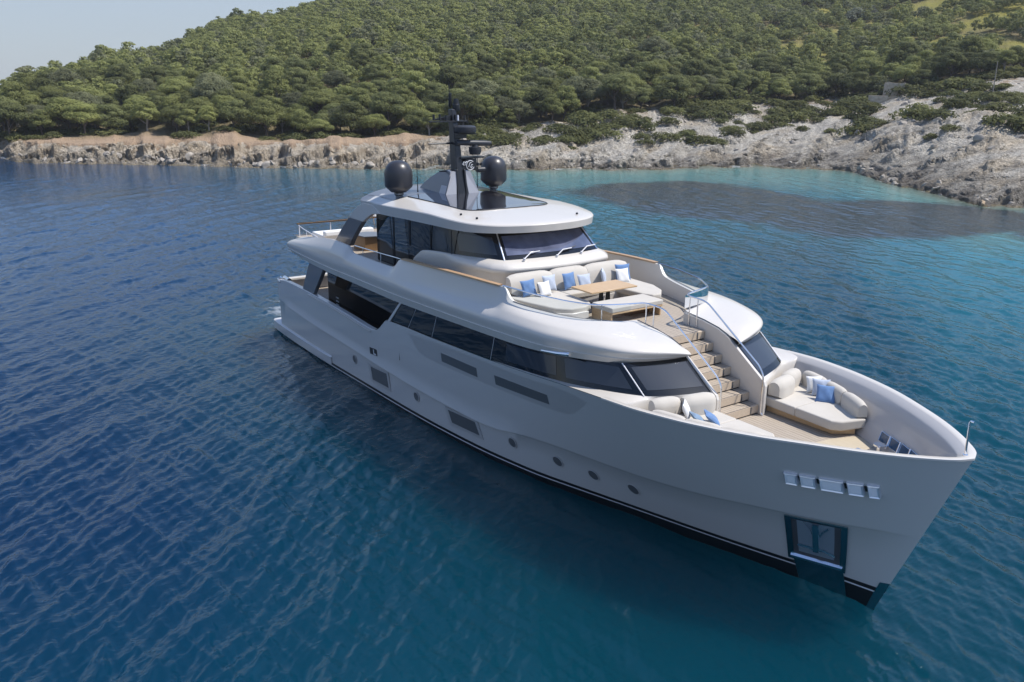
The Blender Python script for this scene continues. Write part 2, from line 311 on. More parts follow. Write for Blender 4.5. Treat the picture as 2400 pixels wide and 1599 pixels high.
weed = np.clip((sdf(px_, py_, poly) + 1.2) / 3.0 + .5, 0, 1)
weed = np.maximum(weed, .55 * np.clip((fbm(wx * .06, wy * .045, 4, 99) - .60) * 9, 0, 1) * np.clip((WA - 152) / 6, 0, 1) * np.clip((ds - 22) / 8, 0, 1) * np.clip((75 - ds) / 20, 0, 1))
# depth over the sloping sea bed (0 shallow .. 1 deep)
bed = np.clip(ds / (52 + 30 * np.clip((152 - WA) / 10, 0, 1)), 0, 1) ** .8 + (fbm(wx * .05, wy * .05, 3, 120) - .5) * .14
# the inlet on the seaward side of the hull is the deeper, bluer water
hd = np.hypot(np.clip(wx, 0, 33) - wx, np.clip(wy, -3, 3) - wy)
deep = np.clip((WA - 143) / 26, 0, 1) * np.clip((WR - 8) / 18, 0, 1) * np.clip(.25 + hd / 16, 0, 1)  # blue thinned to teal near the hull, painting its reflection into the colour
nr, nc = WA.shape; idx = np.arange(nr * nc).reshape(nr, nc)
Q = np.stack([idx[:-1, :-1], idx[:-1, 1:], idx[1:, 1:], idx[1:, :-1]], -1).reshape(-1, 4)
foam = np.clip(1 - ds / 1.3, 0, 1) * np.clip(fbm(wx * .9, wy * .9, 3, 130) * 3 - 1.5, 0, 1)
sd = np.hypot((wx + 1.5) / 5.5, (wy - 1.5) / 4.5); foam = np.maximum(foam, np.clip(1.25 - sd, 0, 1) * np.clip(rdg(wx * .8, wy * 1.1, 4, 140) * 7 - 5.3, 0, 1))
wm = bpy.data.materials.new("sea_water"); wm.use_nodes = True; t = wm.node_tree; B = t.nodes['Principled BSDF']
geo = node(t, 'ShaderNodeNewGeometry')
B.inputs['Roughness'].default_value = .06; B.inputs['IOR'].default_value = 1.333; B.inputs['Specular IOR Level'].default_value = .5
body = mixc(rng(att('bed'), 0, .16), (.21, .245, .19), (.10, .245, .235))
body = mixc(rng(att('bed'), .14, .5), body, (.008, .115, .155)); body = mixc(rng(att('bed'), .5, 1.0), body, (.0005, .031, .050))
body = mixc(att('deep'), body, mixc(att('far'), (.0006, .0165, .048), (.0012, .032, .088)))
body = mixc(mth('MULTIPLY', att('weed'), .95), body, (.015, .025, .036))
body = mixc(att('foam'), body, (.75, .78, .8))
t.links.new(body, B.inputs['Base Color']); B.subsurface_method = 'BURLEY'; B.inputs['Subsurface Weight'].default_value = 1.0; B.inputs['Subsurface Radius'].default_value = (1, 1, 1); B.inputs['Subsurface Scale'].default_value = 10.0
rn = noi(.9, 3, (1, 1, 1)); b1 = noi(1.5, 2, (2.4, .8, 1)); b2 = noi(5.5, 2, (2.2, .8, 1))
cd = node(t, 'ShaderNodeVectorMath', operation='DISTANCE'); t.links.new(geo.outputs['Position'], cd.inputs[0]); cd.inputs[1].default_value = tuple(CAM)
hh = mth('ADD', mth('MULTIPLY', b1, .04), mth('MULTIPLY', b2, .011))
bp_ = node(t, 'ShaderNodeBump'); bp_.inputs['Strength'].default_value = .8; bp_.inputs['Distance'].default_value = 1.0; t.links.new(hh, bp_.inputs['Height']); t.links.new(bp_.outputs[0], B.inputs['Normal'])
me = fastmesh("sea_water", np.stack([wx, wy, wz], -1).reshape(-1, 3), Q, wm, True, {'bed': bed.ravel(), 'weed': weed.ravel(), 'deep': deep.ravel(), 'foam': foam.ravel(), 'far': np.clip((WR - 38) / 55, 0, 1).ravel()})
o = bpy.data.objects.new("water", me); COL.objects.link(o); tag(o, kind='structure')

# open sea all round, lying just under the detailed sheet
m = MB(); R0 = [1.0, 60, 200, 700, 4500]; m.grid([[(10 + r * math.cos(k * math.pi / 24), -10 + r * math.sin(k * math.pi / 24), -.75 - (0.02 if r < 2 else 0)) for k in range(48)] for r in R0], True)
SEAF = mat("open_sea_water", (.0012, .028, .065), .12, 0, 0, .6, bump=.6, bscale=1.2); o = m.obj("sea", SEAF, None); tag(o, kind='structure')
# ------------------------------------------------------------------ yacht materials
HULL = mat("hull_paint", (.575, .555, .54), .16, 0, .55, .4)
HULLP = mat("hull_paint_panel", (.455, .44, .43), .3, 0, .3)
WHITE = mat("white_gelcoat", (.60, .565, .515), .28, 0, .4)
CREAM = mat("warm_white_gelcoat", (.70, .665, .61), .35, 0, .2)
BOOT = mat("antifouling_black", (.008, .010, .014), .35)
PIN = mat("boot_line_white", (.7, .7, .72), .4)
GREY = mat("grey_metallic_paint", (.16, .165, .18), .35, .3, .5)
DGREY = mat("dark_grey_paint", (.075, .078, .088), .35, 0, .4)
BLACK = mat("black_mast_paint", (.012, .013, .017), .38, 0, .2)
DOME = mat("dark_dome_gelcoat", (.032, .032, .038), .36, 0, .1)
GLASS = mat("dark_tinted_glass", (.004, .0055, .008), .03, 0, .25, .45)
PANE = mat("tinted_pane", (.030, .035, .044), .04, 0, .35, .5)
SCREEN = mat("windscreen_glass", (.115, .13, .20), .04, 0, 1, .6, var=.6, vscale=1.3, c2=(.06, .07, .115))  # lavender base tint paints in the sky's reflection
SKYL = mat("skylight_glass", (.02, .02, .026), .02, 0, 1, .8)
CHROME = mat("polished_steel", (.82, .84, .88), .16, 1)
STEEL = mat("brushed_steel_plate", (.30, .44, .48), .09, 1)
FAB = mat("grey_upholstery", (.52, .485, .43), .85, 0, 0, .2, var=.05, vscale=2, bump=.25, bscale=60, sheen=.2)
FABD = mat("grey_upholstery_side", (.52, .50, .47), .85, 0, 0, .2, bump=.25, bscale=60)
BLUE = mat("blue_cushion_fabric", (.13, .235, .44), .85, 0, 0, .2, var=.2, vscale=5, bump=.4, bscale=9, sheen=.3)
LBLUE = mat("pale_blue_cushion_fabric", (.46, .51, .60), .85, 0, 0, .2, var=.1, vscale=5, bump=.4, bscale=9)
GBLUE = mat("slate_blue_cushion_fabric", (.20, .28, .38), .85, 0, 0, .2, var=.1, vscale=5, bump=.4, bscale=9)
WCUSH = mat("white_cushion_fabric", (.72, .715, .70), .85, 0, 0, .2, bump=.4, bscale=9)
def wood(name, c1, c2, rough=.45, plank=0.0, rot=0):
    m = bpy.data.materials.new(name); m.use_nodes = True; tt = m.node_tree; b = tt.nodes['Principled BSDF']; b.inputs['Roughness'].default_value = rough
    tc = node(tt, 'ShaderNodeTexCoord'); mp = node(tt, 'ShaderNodeMapping'); mp.inputs['Scale'].default_value = (1, 14, 14); mp.inputs['Rotation'].default_value = (0, 0, rot); tt.links.new(tc.outputs['Object'], mp.inputs[0])
    n = node(tt, 'ShaderNodeTexNoise'); n.inputs['Scale'].default_value = 1.6; n.inputs['Detail'].default_value = 6; tt.links.new(mp.outputs[0], n.inputs['Vector'])
    mx = node(tt, 'ShaderNodeMix', data_type='RGBA'); mx.inputs[6].default_value = (*c1, 1); mx.inputs[7].default_value = (*c2, 1)
    rp = node(tt, 'ShaderNodeMapRange'); rp.inputs[1].default_value = .3; rp.inputs[2].default_value = .7; tt.links.new(n.outputs[0], rp.inputs[0]); tt.links.new(rp.outputs[0], mx.inputs[0]); out = mx.outputs[2]
    if plank:
        wv = node(tt, 'ShaderNodeTexWave', wave_type='BANDS', bands_direction='Y', wave_profile='SAW'); wv.inputs['Scale'].default_value = plank; mp2 = node(tt, 'ShaderNodeMapping'); mp2.inputs['Rotation'].default_value = (0, 0, rot)
        tt.links.new(tc.outputs['Object'], mp2.inputs[0]); tt.links.new(mp2.outputs[0], wv.inputs['Vector'])
        r2 = node(tt, 'ShaderNodeMapRange'); r2.inputs[1].default_value = .88; r2.inputs[2].default_value = .93; tt.links.new(wv.outputs[1], r2.inputs[0])
        m2 = node(tt, 'ShaderNodeMix', data_type='RGBA'); tt.links.new(r2.outputs[0], m2.inputs[0]); tt.links.new(out, m2.inputs[6]); m2.inputs[7].default_value = (c1[0] * .25, c1[1] * .25, c1[2] * .25, 1); out = m2.outputs[2]
    tt.links.new(out, b.inputs['Base Color']); return m
TEAK = wood("varnished_teak", (.50, .33, .19), (.42, .26, .14), .35)
DECK = wood("teak_deck_planks", (.42, .36, .29), (.34, .285, .225), .6, 2.4)
STEP = wood("bleached_teak_step", (.56, .46, .35), (.48, .39, .29), .55)
OAK = wood("oak_table_wood", (.56, .39, .22), (.48, .32, .17), .35)
WALN = wood("walnut_panel", (.16, .085, .045), (.11, .055, .03), .35)
CLEAR = bpy.data.materials.new("clear_glass"); CLEAR.use_nodes = True; t = CLEAR.node_tree; B = t.nodes['Principled BSDF']
g1 = node(t, 'ShaderNodeBsdfTransparent'); g1.inputs[0].default_value = (.88, .92, .93, 1); g2 = node(t, 'ShaderNodeBsdfGlossy'); g2.inputs['Roughness'].default_value = .03
fr = node(t, 'ShaderNodeFresnel'); fr.inputs[0].default_value = 1.45; ms = node(t, 'ShaderNodeMixShader'); t.links.new(fr.outputs[0], ms.inputs[0]); t.links.new(g1.outputs[0], ms.inputs[1]); t.links.new(g2.outputs[0], ms.inputs[2])
t.links.new(ms.outputs[0], t.nodes['Material Output'].inputs[0])

# ------------------------------------------------------------------ hull form
YS = sm([(0, 3.92), (1.5, 3.95), (4, 3.98), (20, 3.98), (25, 3.98), (27, 3.96), (28.5, 3.9), (30, 3.62), (31, 3.3), (32, 2.88), (33, 2.33), (34, 1.72), (34.7, 1.2), (35.2, .75), (35.55, .35), (35.7, 0)])
YW = sm([(0, 3.88), (5, 3.92), (8, 3.87), (12, 3.8), (16, 3.68), (20, 3.4), (23, 2.95), (25, 2.42), (27, 1.85), (29.5, 1.18), (31.5, .62), (32.9, .22), (33.95, 0)])
ZS = sm([(1.5, 2.9), (3, 3.06), (6, 3.1), (10.5, 3.02), (12.8, 2.93), (13.3, 2.96), (13.7, 3.15), (14.05, 3.42), (14.45, 3.66), (18.25, 3.86), (22, 4.06), (24, 4.2), (26, 4.37), (28, 4.5), (31, 4.62), (33, 4.7), (35.7, 4.77)])
ZK = sm([(1.5, 1.84), (2.5, 1.78), (7, 1.6), (11, 1.53), (16.7, 1.38), (21, 1.36), (22.3, 1.43), (23.5, 1.62), (25.2, 1.78), (28, 1.88), (29.5, 1.96), (31, 2.08), (32, 2.2), (33.5, 2.31), (35, 2.42)])
ZB = sm([(1.5, .12), (8, .14), (12, .2), (18, .26), (25, .38), (31, .54), (34, .6)])
def hull_s(x, z):
    s = (x - 1.5) / 34
    for _ in range(10): tt = z / float(ZS(1.5 + 34.2 * s)); s = min(max((x - 1.5) / (32.45 + 1.75 * tt), 0), 1)
    return s
def hull_at(s, z):
    xs = 1.5 + 34.2 * s; xw = 1.5 + 32.45 * s; tt = z / float(ZS(xs))
    y = float(YW(xw)) + (float(YS(xs)) - float(YW(xw))) * tt
    return [xw + (xs - xw) * tt, -max(y, 0), z]
def hull_n(x, z):
    s = hull_s(x, z); a = np.array(hull_at(max(s - .002, 0), z)); b = np.array(hull_at(min(s + .002, 1), z)); c = np.array(hull_at(s, z - .05)); d = np.array(hull_at(s, z + .05))
    n = np.cross(d - c, b - a); n /= np.linalg.norm(n) + 1e-9
    return n if n[1] < 0 else -n
def hp(x, z, off=0.0):
    return tuple(np.array(hull_at(hull_s(x, z), z)) + hull_n(x, z) * off)
yacht = empty("motor_yacht", (0, 0, 0), "long three-deck motor yacht with grey hull and white upperworks anchored in the bay", "yacht")
# hull shell with knuckle, rubbing strake, boot stripe
S_ = np.concatenate([np.linspace(0, .36, 40), np.linspace(.365, .395, 14), np.linspace(.40, .9, 60), np.linspace(.905, 1, 40)])
side = []
for s in S_:
    xs = 1.5 + 34.2 * s; zs = float(ZS(xs)); zk = float(ZK(xs)); zb = float(ZB(xs))
    aft = min(max((24.0 - xs) / 1.2, 0), 1) * min(max((xs - 2.3) / .6, 0), 1); thin = min(1, (1 - s) * 40)
    zl = [-1.2, 0, zb - .17, zb - .125, zb, .5 * (zb + zk), zk - .05, zk - .02, zk, zk + .05, zk + .2] + [zk + .2 + (zs - zk - .2) * q for q in (.2, .4, .6, .8, 1)]
    ol = [0] * 5 + [-.025 * thin, -.03 * thin, -.012 * thin + .02 * aft, .065 * aft, .06 * aft, 0] + [0] * 5
    row = []
    for z, o in zip(zl, ol):
        p = hull_at(s, max(z, -.6)); n = hull_n(p[0], max(z, .05)) if o else (0, 0, 0); p[2] = z
        if z < -.5: p[1] *= .85
        row.append((p[0] + n[0] * o, min(p[1] + n[1] * o, 0), p[2]))
    side.append(row)
m = MB(); m.grid(side); nmat = len(m.F)
m.grid([[my(p) for p in r] for r in side]); m.poly([p for p in side[0]] + [my(p) for p in side[0]][::-1])
MI = []
for half in range(2):
    for i in range(len(side) - 1):
        for j in range(len(side[0]) - 1): MI.append(1 if j in (0, 1) else 2 if j == 2 else 1 if j == 3 else 0)
MI.append(0); m.I = MI
hull = m.obj("hull", [HULL, BOOT, PIN], yacht, True, 32)
def patch(name, x0, x1, ztop, zbot, mt, parent=hull, off=.012, nx=10, nz=3, skew=0, thick=True):
    """panel lying on both hull sides; ztop/zbot are functions or numbers of x"""
    f = lambda q, x: q(x) if callable(q) else q
    out = []
    for sgn in (1, -1):
        m = MB(); rows = []
        for j in range(nz + 1):
            r = []
            for i in range(nx + 1):
                x = x0 + (x1 - x0) * i / nx; zt, zb_ = f(ztop, x), f(zbot, x); z = zb_ + (zt - zb_) * j / nz; p = hp(x + skew * (1 - j / nz), z, off); r.append((p[0], p[1] * sgn, p[2]))
            rows.append(r)
        m.grid(rows); 
        if thick:
            edge = rows[0] + [r[-1] for r in rows[1:]] + rows[-1][::-1][1:] + [r[0] for r in rows[::-1]][1:-1]
            inn = [(p[0], p[1] - (abs(off) + .01) * sgn * (-1 if p[1] < 0 else 1) * sgn, p[2]) for p in edge]
            m.grid([edge + edge[:1], inn + inn[:1]])
        out.append(m.obj(name, mt, parent, True, 30))
    return out
def lin(x0, z0, x1, z1): return lambda x: z0 + (z1 - z0) * (x - x0) / (x1 - x0)
# long recessed panel with two dark windows under the main deck glass
for sgn in (1, -1):
    T = [(16.27, 3.56), (20, 3.82), (23.9, 4.0), (26.0, 4.17), (26.85, 4.08)]; Bt = [(16.98, 3.0), (17.6, 2.93), (21.5, 3.08), (25.5, 3.28), (26.0, 3.42)]
    rows = []
    a = spline([(x, 0, z) for x, z in T], 24); b = spline([(x, 0, z) for x, z in Bt], 24)
    for q in (0, .33, .66, 1): rows.append([(lambda p: (p[0], p[1] * sgn, p[2]))(hp(u[0] * (1 - q) + v[0] * q, u[2] * (1 - q) + v[2] * q, .006)) for u, v in zip(a, b)])
    MB().grid(rows).obj("side_panel", HULLP, hull)
WINM = mat("hull_window_glass", (.115, .12, .125), .35, 0, .2, .5)
patch("hull_window", 18.72, 21.08, lin(18.7, 3.43, 21.08, 3.51), lin(18.7, 3.1, 21, 3.17), WINM, off=.014)
patch("hull_window", 22.17, 24.96, lin(22.17, 3.57, 24.96, 3.73), lin(22.1, 3.23, 24.9, 3.4), WINM, off=.014)
for x0, x1, a, b, c, d, sk in ((12.29, 14.09, 1.23, 1.33, .46, .52, .1), (18.51, 20.58, 1.25, 1.34, .57, .66, .2)):
    fr_ = patch("window_surround", x0, x1, lin(x0, a, x1, b), lin(x0, c, x1, d), HULLP, off=.008, skew=sk)
    for f_ in fr_: pass
    patch("hull_window", x0 + .21, x1 - .15, lin(x0, a - .08, x1, b - .08), lin(x0, c + .13, x1, d + .12), WINM, off=.016, skew=sk * .8)
for x, z in ((10.85, 1.04), (16.37, .97), (22.45, 1.14), (24.52, 1.16), (25.94, 1.17), (27.42, 1.22)):
    for sgn in (1, -1):
        r = .2; rim = MB(); gl = MB(); ring = []
        for q, of in ((1.0, .0), (.98, .014), (.86, .014), (.84, .006)):
            ring.append([(lambda p: (p[0], p[1] * sgn, p[2]))(hp(x + r * q * 1.05 * math.cos(k * math.pi / 12), z + r * q * math.sin(k * math.pi / 12), of)) for k in range(24)])
        rim.grid(ring, True); p = rim.obj("porthole", STEEL if False else HULLP, hull)
        gl.poly([(lambda p: (p[0], p[1] * sgn, p[2]))(hp(x + r * .85 * 1.05 * math.cos(k * math.pi / 12), z + r * .85 * math.sin(k * math.pi / 12), .008)) for k in range(24)]); gl.obj("porthole_glass", WINM, p)
# rail on the aft bulwark and stainless line on the strake
for sgn in (1, -1):
    MB().tube([(x, -sgn * (float(YS(x)) + .015), float(ZS(x)) - .1) for x in np.linspace(6.0, 12.9, 20)], .035).obj("rub_rail", HULLP, hull)
# maker's badge: black square with a pale L
for sgn in (1,):
    bd = patch("hull_badge", 12.6, 13.27, lin(12.6, 2.07, 13.27, 2.12), lin(12.6, 1.78, 13.27, 1.83), BLACK, off=.012, nx=2)[0]
    MB().add([hp(x, z, .02) for x, z in ((12.95, 2.06), (13.02, 2.06), (13.02, 1.9), (13.2, 1.9), (13.2, 1.845), (12.95, 1.835))], [(0, 1, 2, 5), (2, 3, 4, 5)]).obj("badge_letter", PIN, bd, False)
FLEAD = mat("bright_fairlead_steel", (.86, .87, .92), .28, .7)
for sgn in (1, -1):
    for (x0, x1) in ((32.36, 32.64), (32.69, 33.02), (33.09, 33.57), (33.63, 33.95), (34.01, 34.24)):
        m = MB(); zt = lin(32.35, 3.70, 34.24, 3.81); zb = lin(32.35, 3.45, 34.24, 3.53); rows = []
        for off, g, tl in ((-.02, 0, 0), (.06, 0, .0), (.075, .02, .09), (.05, .045, .09), (.045, .06, .09)):
            c = [(x0 + g, zb(x0) + g), (x1 - g, zb(x1) + g), (x1 - g, zt(x1) - g), (x0 + g, zt(x0) - g)]
            rows.append([(lambda p: (p[0], p[1] * sgn, p[2]))(hp(x, z, off + (tl if k < 2 else 0))) for k, (x, z) in enumerate(c)])
        m.grid(rows, True); m.poly(rows[-1]); m.obj("fairlead_box", FLEAD, hull, True, 25)
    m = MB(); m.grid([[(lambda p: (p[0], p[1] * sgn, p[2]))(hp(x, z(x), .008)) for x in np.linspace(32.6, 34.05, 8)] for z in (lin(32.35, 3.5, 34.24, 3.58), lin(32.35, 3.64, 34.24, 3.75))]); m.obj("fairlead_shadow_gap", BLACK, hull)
# anchor pocket: recessed steel frame, anchor and splash plate
for sgn in (1, -1):
    q = lambda x, z, o: (lambda p: (p[0], p[1] * sgn, p[2]))(hp(x, z, o))
    L0, L1, R0, R1 = (32.04, 2.2), (31.84, .68), (33.46, 2.3), (33.24, .73)
    def qd(u, v, o): # u 0..1 across, v 0 top..1 bottom
        x = (L0[0] + (R0[0] - L0[0]) * u) * (1 - v) + (L1[0] + (R1[0] - L1[0]) * u) * v; z = (L0[1] + (R0[1] - L0[1]) * u) * (1 - v) + (L1[1] + (R1[1] - L1[1]) * u) * v; return q(x, z, o)
    ap = MB(); ou = [(0, 0), (.5, 0), (1, 0), (1, .5), (1, 1), (.5, 1), (0, 1), (0, .5)]; inn = [(.11, .03), (.5, .03), (.9, .03), (.9, .5), (.9, .98), (.5, .98), (.11, .98), (.11, .5)]
    ap.grid([[qd(u, v, .0) for u, v in ou], [qd(u, v, .035) for u, v in ou], [qd(u, v, .04) for u, v in inn], [qd(u, v, .008) for u, v in inn]], True)
    pocket = ap.obj("anchor_pocket", STEEL, hull, True, 25)
    bk = MB(); bk.grid([[qd(u, v, .01) for u in np.linspace(.1, .91, 6)] for v in np.linspace(.02, .99, 6)]); bk.obj("pocket_lining", DGREY, pocket)
    pl = MB(); pl.grid([[qd(u, v, .022) for u in np.linspace(.2, .8, 4)] for v in np.linspace(.05, .78, 4)]); pl.obj("anchor_plate", mat("satin_steel", (.30, .36, .42), .35, .35) if sgn == 1 else bpy.data.materials["satin_steel"], pocket)
    an = MB()
    an.grid([[qd(u, v, o) for u, o in ((.44, .03), (.46, .1), (.56, .1), (.58, .03))] for v in (.04, .35, .58, .66)])
    an.grid([[qd(u, v, .06) for u, v in ((.2, .58), (.42, .58), (.5, .62), (.62, .58), (.82, .66))], [qd(u, v, .08) for u, v in ((.2, .61), (.42, .62), (.5, .67), (.62, .62), (.82, .69))]])
    an.grid([[qd(u, v, .05) for u, v in ((.3, .04), (.42, .2), (.44, .3))], [qd(u, v, .07) for u, v in ((.33, .04), (.44, .18), (.46, .3))]])
    an.grid([[qd(u, v, .05) for u, v in ((.56, .3), (.6, .2), (.7, .08))], [qd(u, v, .07) for u, v in ((.58, .32), (.62, .22), (.72, .1))]])
    an.obj("anchor", CHROME, pocket)
    lp = MB(); lp.grid([[qd(u, v, o) for u in np.linspace(.06, .95, 5)] for v, o in ((.86, .02), (.88, .09), (.93, .09), (.94, .02))]); lp.obj("pocket_lip", CHROME, pocket)
    sp = MB(); sp.grid([[q(32.0 + (33.22 - 32.0) * u - .03 * (1 - v), (.80 + .06 * u) * (1 - v) - .25 * v, .02) for u in np.linspace(0, 1, 8)] for v in np.linspace(0, 1, 6)]); sp.obj("splash_plate", STEEL, hull)
    sg = MB(); sg.grid([[q(34.04, .8, .012), q(34.27, .82, .012)], [q(33.86, .3, .012), q(34.1, .3, .012)], [q(33.7, -.2, .012), q(33.95, -.2, .012)]]); sg.obj("stem_guard", STEEL, hull)
# bow cap rail, inner bulwark
def offs(x, d):
    """point inside the sheer line at distance d"""
    e = .03; a = np.array([x - e, float(YS(x - e))]); b = np.array([min(x + e, 35.7), float(YS(min(x + e, 35.7)))]); tt = (b - a) / np.linalg.norm(b - a); n = np.array([tt[1], -tt[0]]); n = n if n[1] < 0 else -n
    return np.array([x, float(YS(x))]) + n * d
XR = np.concatenate([np.linspace(27.6, 34, 40), np.linspace(34.1, 35.5, 24), np.array([35.56, 35.61, 35.65, 35.68, 35.699])])
def rimrow(d, dz):
    P = []
    for x in XR:
        p = offs(x, d); P.append((p[0], -max(p[1], 0), float(ZS(x)) + dz))
    return P + [my(p) for p in P[::-1]]
m = MB(); m.grid([rimrow(-.015, -.03), rimrow(-.015, .015), rimrow(.13, .02), rimrow(.16, .0)]); m.obj("cap_rail", WHITE, hull, True, 50)
def inside(x, z, d=.34):
    """inner face of the bow bulwark at height z"""
    p = hull_at(hull_s(min(x, 35.2), z), z); n = hull_n(min(x, 35.2), z); h = math.hypot(n[0], n[1]); return (p[0] - n[0] / h * d, min(p[1] - n[1] / h * d, 0), z)
def inrow(z, d):
    P = [inside(x, min(z, float(ZS(x)) - .2), d) for x in np.linspace(27.6, 35.1, len(XR))]
    return P + [my(p) for p in P[::-1]]
m = MB(); m.grid([rimrow(.16, 0), rimrow(.34, -.09), rimrow(.38, -.14), inrow(4.25, .30), inrow(3.9, .30), inrow(3.3, .30)]); bw = m.obj("bulwark_inside", HULLP, hull, True, 35)
# mooring openings with polished edges in the forward bulwark
SEEN = mat("sea_seen_through", (.012, .06, .13), .1)
for sgn in (1, -1):
    for k, x in enumerate((32.75, 33.17, 33.6, 34.0)):
        c = [(lambda p: (p[0], p[1] * sgn, p[2]))(inside(x + dx, 3.74 + dz + .025 * k, .33)) for dx, dz in ((-.18, -.11), (.18, -.11), (.18, .12), (-.18, .12))]
        f_ = MB().poly(c).obj("mooring_port", SEEN, bw, False); e = MB(); e.tube(c + c[:1], .012, 6)
        e.tube([(lambda p: (p[0], p[1] * sgn, p[2]))(inside(x + .21, z, .35)) for z in (3.58 + .025 * k, 3.90 + .025 * k)], .024, 8); e.obj("port_frame", CHROME, f_)
# jack staff
m = MB(); m.tube([(35.5, 0, 4.7), (35.48, 0, 5.56), (35.5, 0, 5.6), (35.57, 0, 5.6)], .025, 8); m.tube([(35.5, 0, 4.74), (35.5, 0, 4.80)], .06, 10); m.obj("jackstaff", CHROME, yacht)
# foredeck, stairs deck, upper deck, cockpit floor
def deck(name, pts, mt, z): return MB().poly([(x, y, z) for x, y in pts]).obj(name, mt, yacht, False)
fd = [(lambda p: (p[0], -p[1]))(inside(x, 3.45, .28)) for x in np.linspace(27.6, 34.6, 24)]
deck("foredeck", [(27.9, -3.3)] + [(p[0], -p[1]) for p in fd] + [(p[0], p[1]) for p in fd[::-1]] + [(27.9, 3.3)], DECK, 3.42)
MB().poly([(31.28, .35, 3.426), (31.36, 1.08, 3.426), (31.68, 1.92, 3.426), (32.3, 1.75, 3.426), (32.5, .3, 3.426), (32.5, -1.6, 3.426), (31.7, -1.9, 3.426), (31.3, -.9, 3.426)]).obj("anchor_hatch", wood("pale_hatch_teak", (.50, .43, .32), (.45, .38, .27), .6), yacht, False)
deck("cockpit_floor", [(1.6, -3.8), (15, -3.8), (15, 3.8), (1.6, 3.8)], DECK, 2.2)
for sgn in (1, -1): MB().grid([[(x, -sgn * (float(YS(x)) - o), float(ZS(x)) + dz) for x in np.linspace(1.55, 14.4, 40)] for o, dz in ((0, 0), (.02, .02), (.22, .02), (.24, -.02), (.26, -.85))]).obj("aft_bulwark", HULL, hull, True, 35)
# swim platform and the sponson ledge that runs forward from it
m = MB()
P0 = []
for x, o in ((.34, .0), (1.0, .05), (2, .07), (4, .09), (6, .08), (7.6, .04), (8.2, -.02)): P0.append((x, o))
m.grid([[(x, -(3.93 + o), z + .02 * x * 0) for x, o in P0] for z, _ in ((.05, 0), (.16, 0))] + [[(x, -(3.93 + o), .46 - .006 * x) for x, o in P0], [(x, -3.86, .52 - .004 * x) for x, o in P0], [(x, 3.86, .52 - .004 * x) for x, o in P0], [(x, (3.93 + o), .46 - .006 * x) for x, o in P0], [(x, (3.93 + o), .05) for x, o in P0]])
m.poly([(.34, -3.93, .05), (.34, 3.93, .05), (.34, 3.86, .52), (.34, -3.86, .52)]); m.obj("swim_platform", HULL, yacht, True, 30)
# ------------------------------------------------------------------ main deck house glass band
WB = [(14.62, -3.93, 3.68), (18.25, -3.94, 3.87), (22.07, -3.94, 4.07), (24.2, -3.91, 4.24), (25.6, -3.77, 4.34), (26.8, -3.47, 4.41), (27.6, -3.17, 4.46), (28.15, -2.87, 4.49), (28.5, -2.3, 4.49), (28.75, -1.6, 4.48), (28.93, -1.02, 4.47)]
WT = [(15.62, -3.93, 4.62), (18.6, -3.93, 4.74), (22.3, -3.93, 4.93), (24.2, -3.85, 5.03), (25.3, -3.62, 5.1), (26.2, -3.3, 5.15), (26.8, -3.1, 5.18), (27.23, -2.9, 5.2), (27.5, -2.3, 5.22), (27.72, -1.6, 5.24), (27.86, -1.02, 5.25)]
def pane(name, mt, parent, u0, u1, v0, v1, off, n=10):
    """piece of the band between WB and WT, u in table index units"""
    for sgn in (1, -1):
        rows = []
        for v in (v0, (v0 + v1) / 2, v1):
            r = []
            for u in np.linspace(u0, u1, n):
                p = band_pt(u, v); nn = band_n(u, v); p = p + nn * off; r.append((p[0], p[1] * sgn, p[2]))
            rows.append(r)
        o = MB().grid(rows).obj(name, mt, parent)
    return o
_fb = [sm(list(enumerate([p[k] for p in WB]))) for k in range(3)]; _ft = [sm(list(enumerate([p[k] for p in WT]))) for k in range(3)]
def band_pt(u, v): return np.array([float(_fb[k](u)) * (1 - v) + float(_ft[k](u)) * v for k in range(3)])
def band_n(u, v):
    a = band_pt(max(u - .05, 0), v); b = band_pt(min(u + .05, 10), v); c = band_pt(u, 0); d = band_pt(u, 1); n = np.cross(b - a, d - c); n /= np.linalg.norm(n); return n if n[1] < 0 or (n[0] > 0 and u > 8) else -n
house = MB().grid([[tuple(band_pt(u, v)) for u in np.linspace(0, 10, 90)] for v in np.linspace(0, 1, 4)]).grid([[my(band_pt(u, v)) for u in np.linspace(0, 10, 90)] for v in np.linspace(0, 1, 4)]).obj("deckhouse", GLASS, yacht)
for u0, u1 in ((.03, .42), (.45, .94), (.97, 1.96)): pane("window_pane", GLASS, house, u0, u1, .03, .97, .006)
for u0, u1 in ((2.3, 3.85), (4.15, 6.6), (7.3, 9.75)): pane("window_pane", PANE, house, u0, u1, .17, .86, .008, 16)
for sgn in (1, -1):
    m = MB()
    for u in (.44, .955, 1.98): m.tube([(lambda p: (p[0], p[1] * sgn - .004 * sgn, p[2]))(band_pt(u, v)) for v in (0, 1)], .008, 5)
    m.tube([(lambda p: (p[0] + .01, p[1] * sgn - .01 * sgn, p[2]))(band_pt(7, v)) for v in (0, .5, 1)], .018, 6); m.obj("mullion", PIN, house)
    m = MB(); m.prism([(14.5, -3.9 * sgn, 3.66), (14.7, -3.9 * sgn, 3.66), (15.75, -3.9 * sgn, 4.64), (15.6, -3.9 * sgn, 4.64)], (0, -.07 * sgn, 0)); m.obj("window_strut", HULL, house, False)
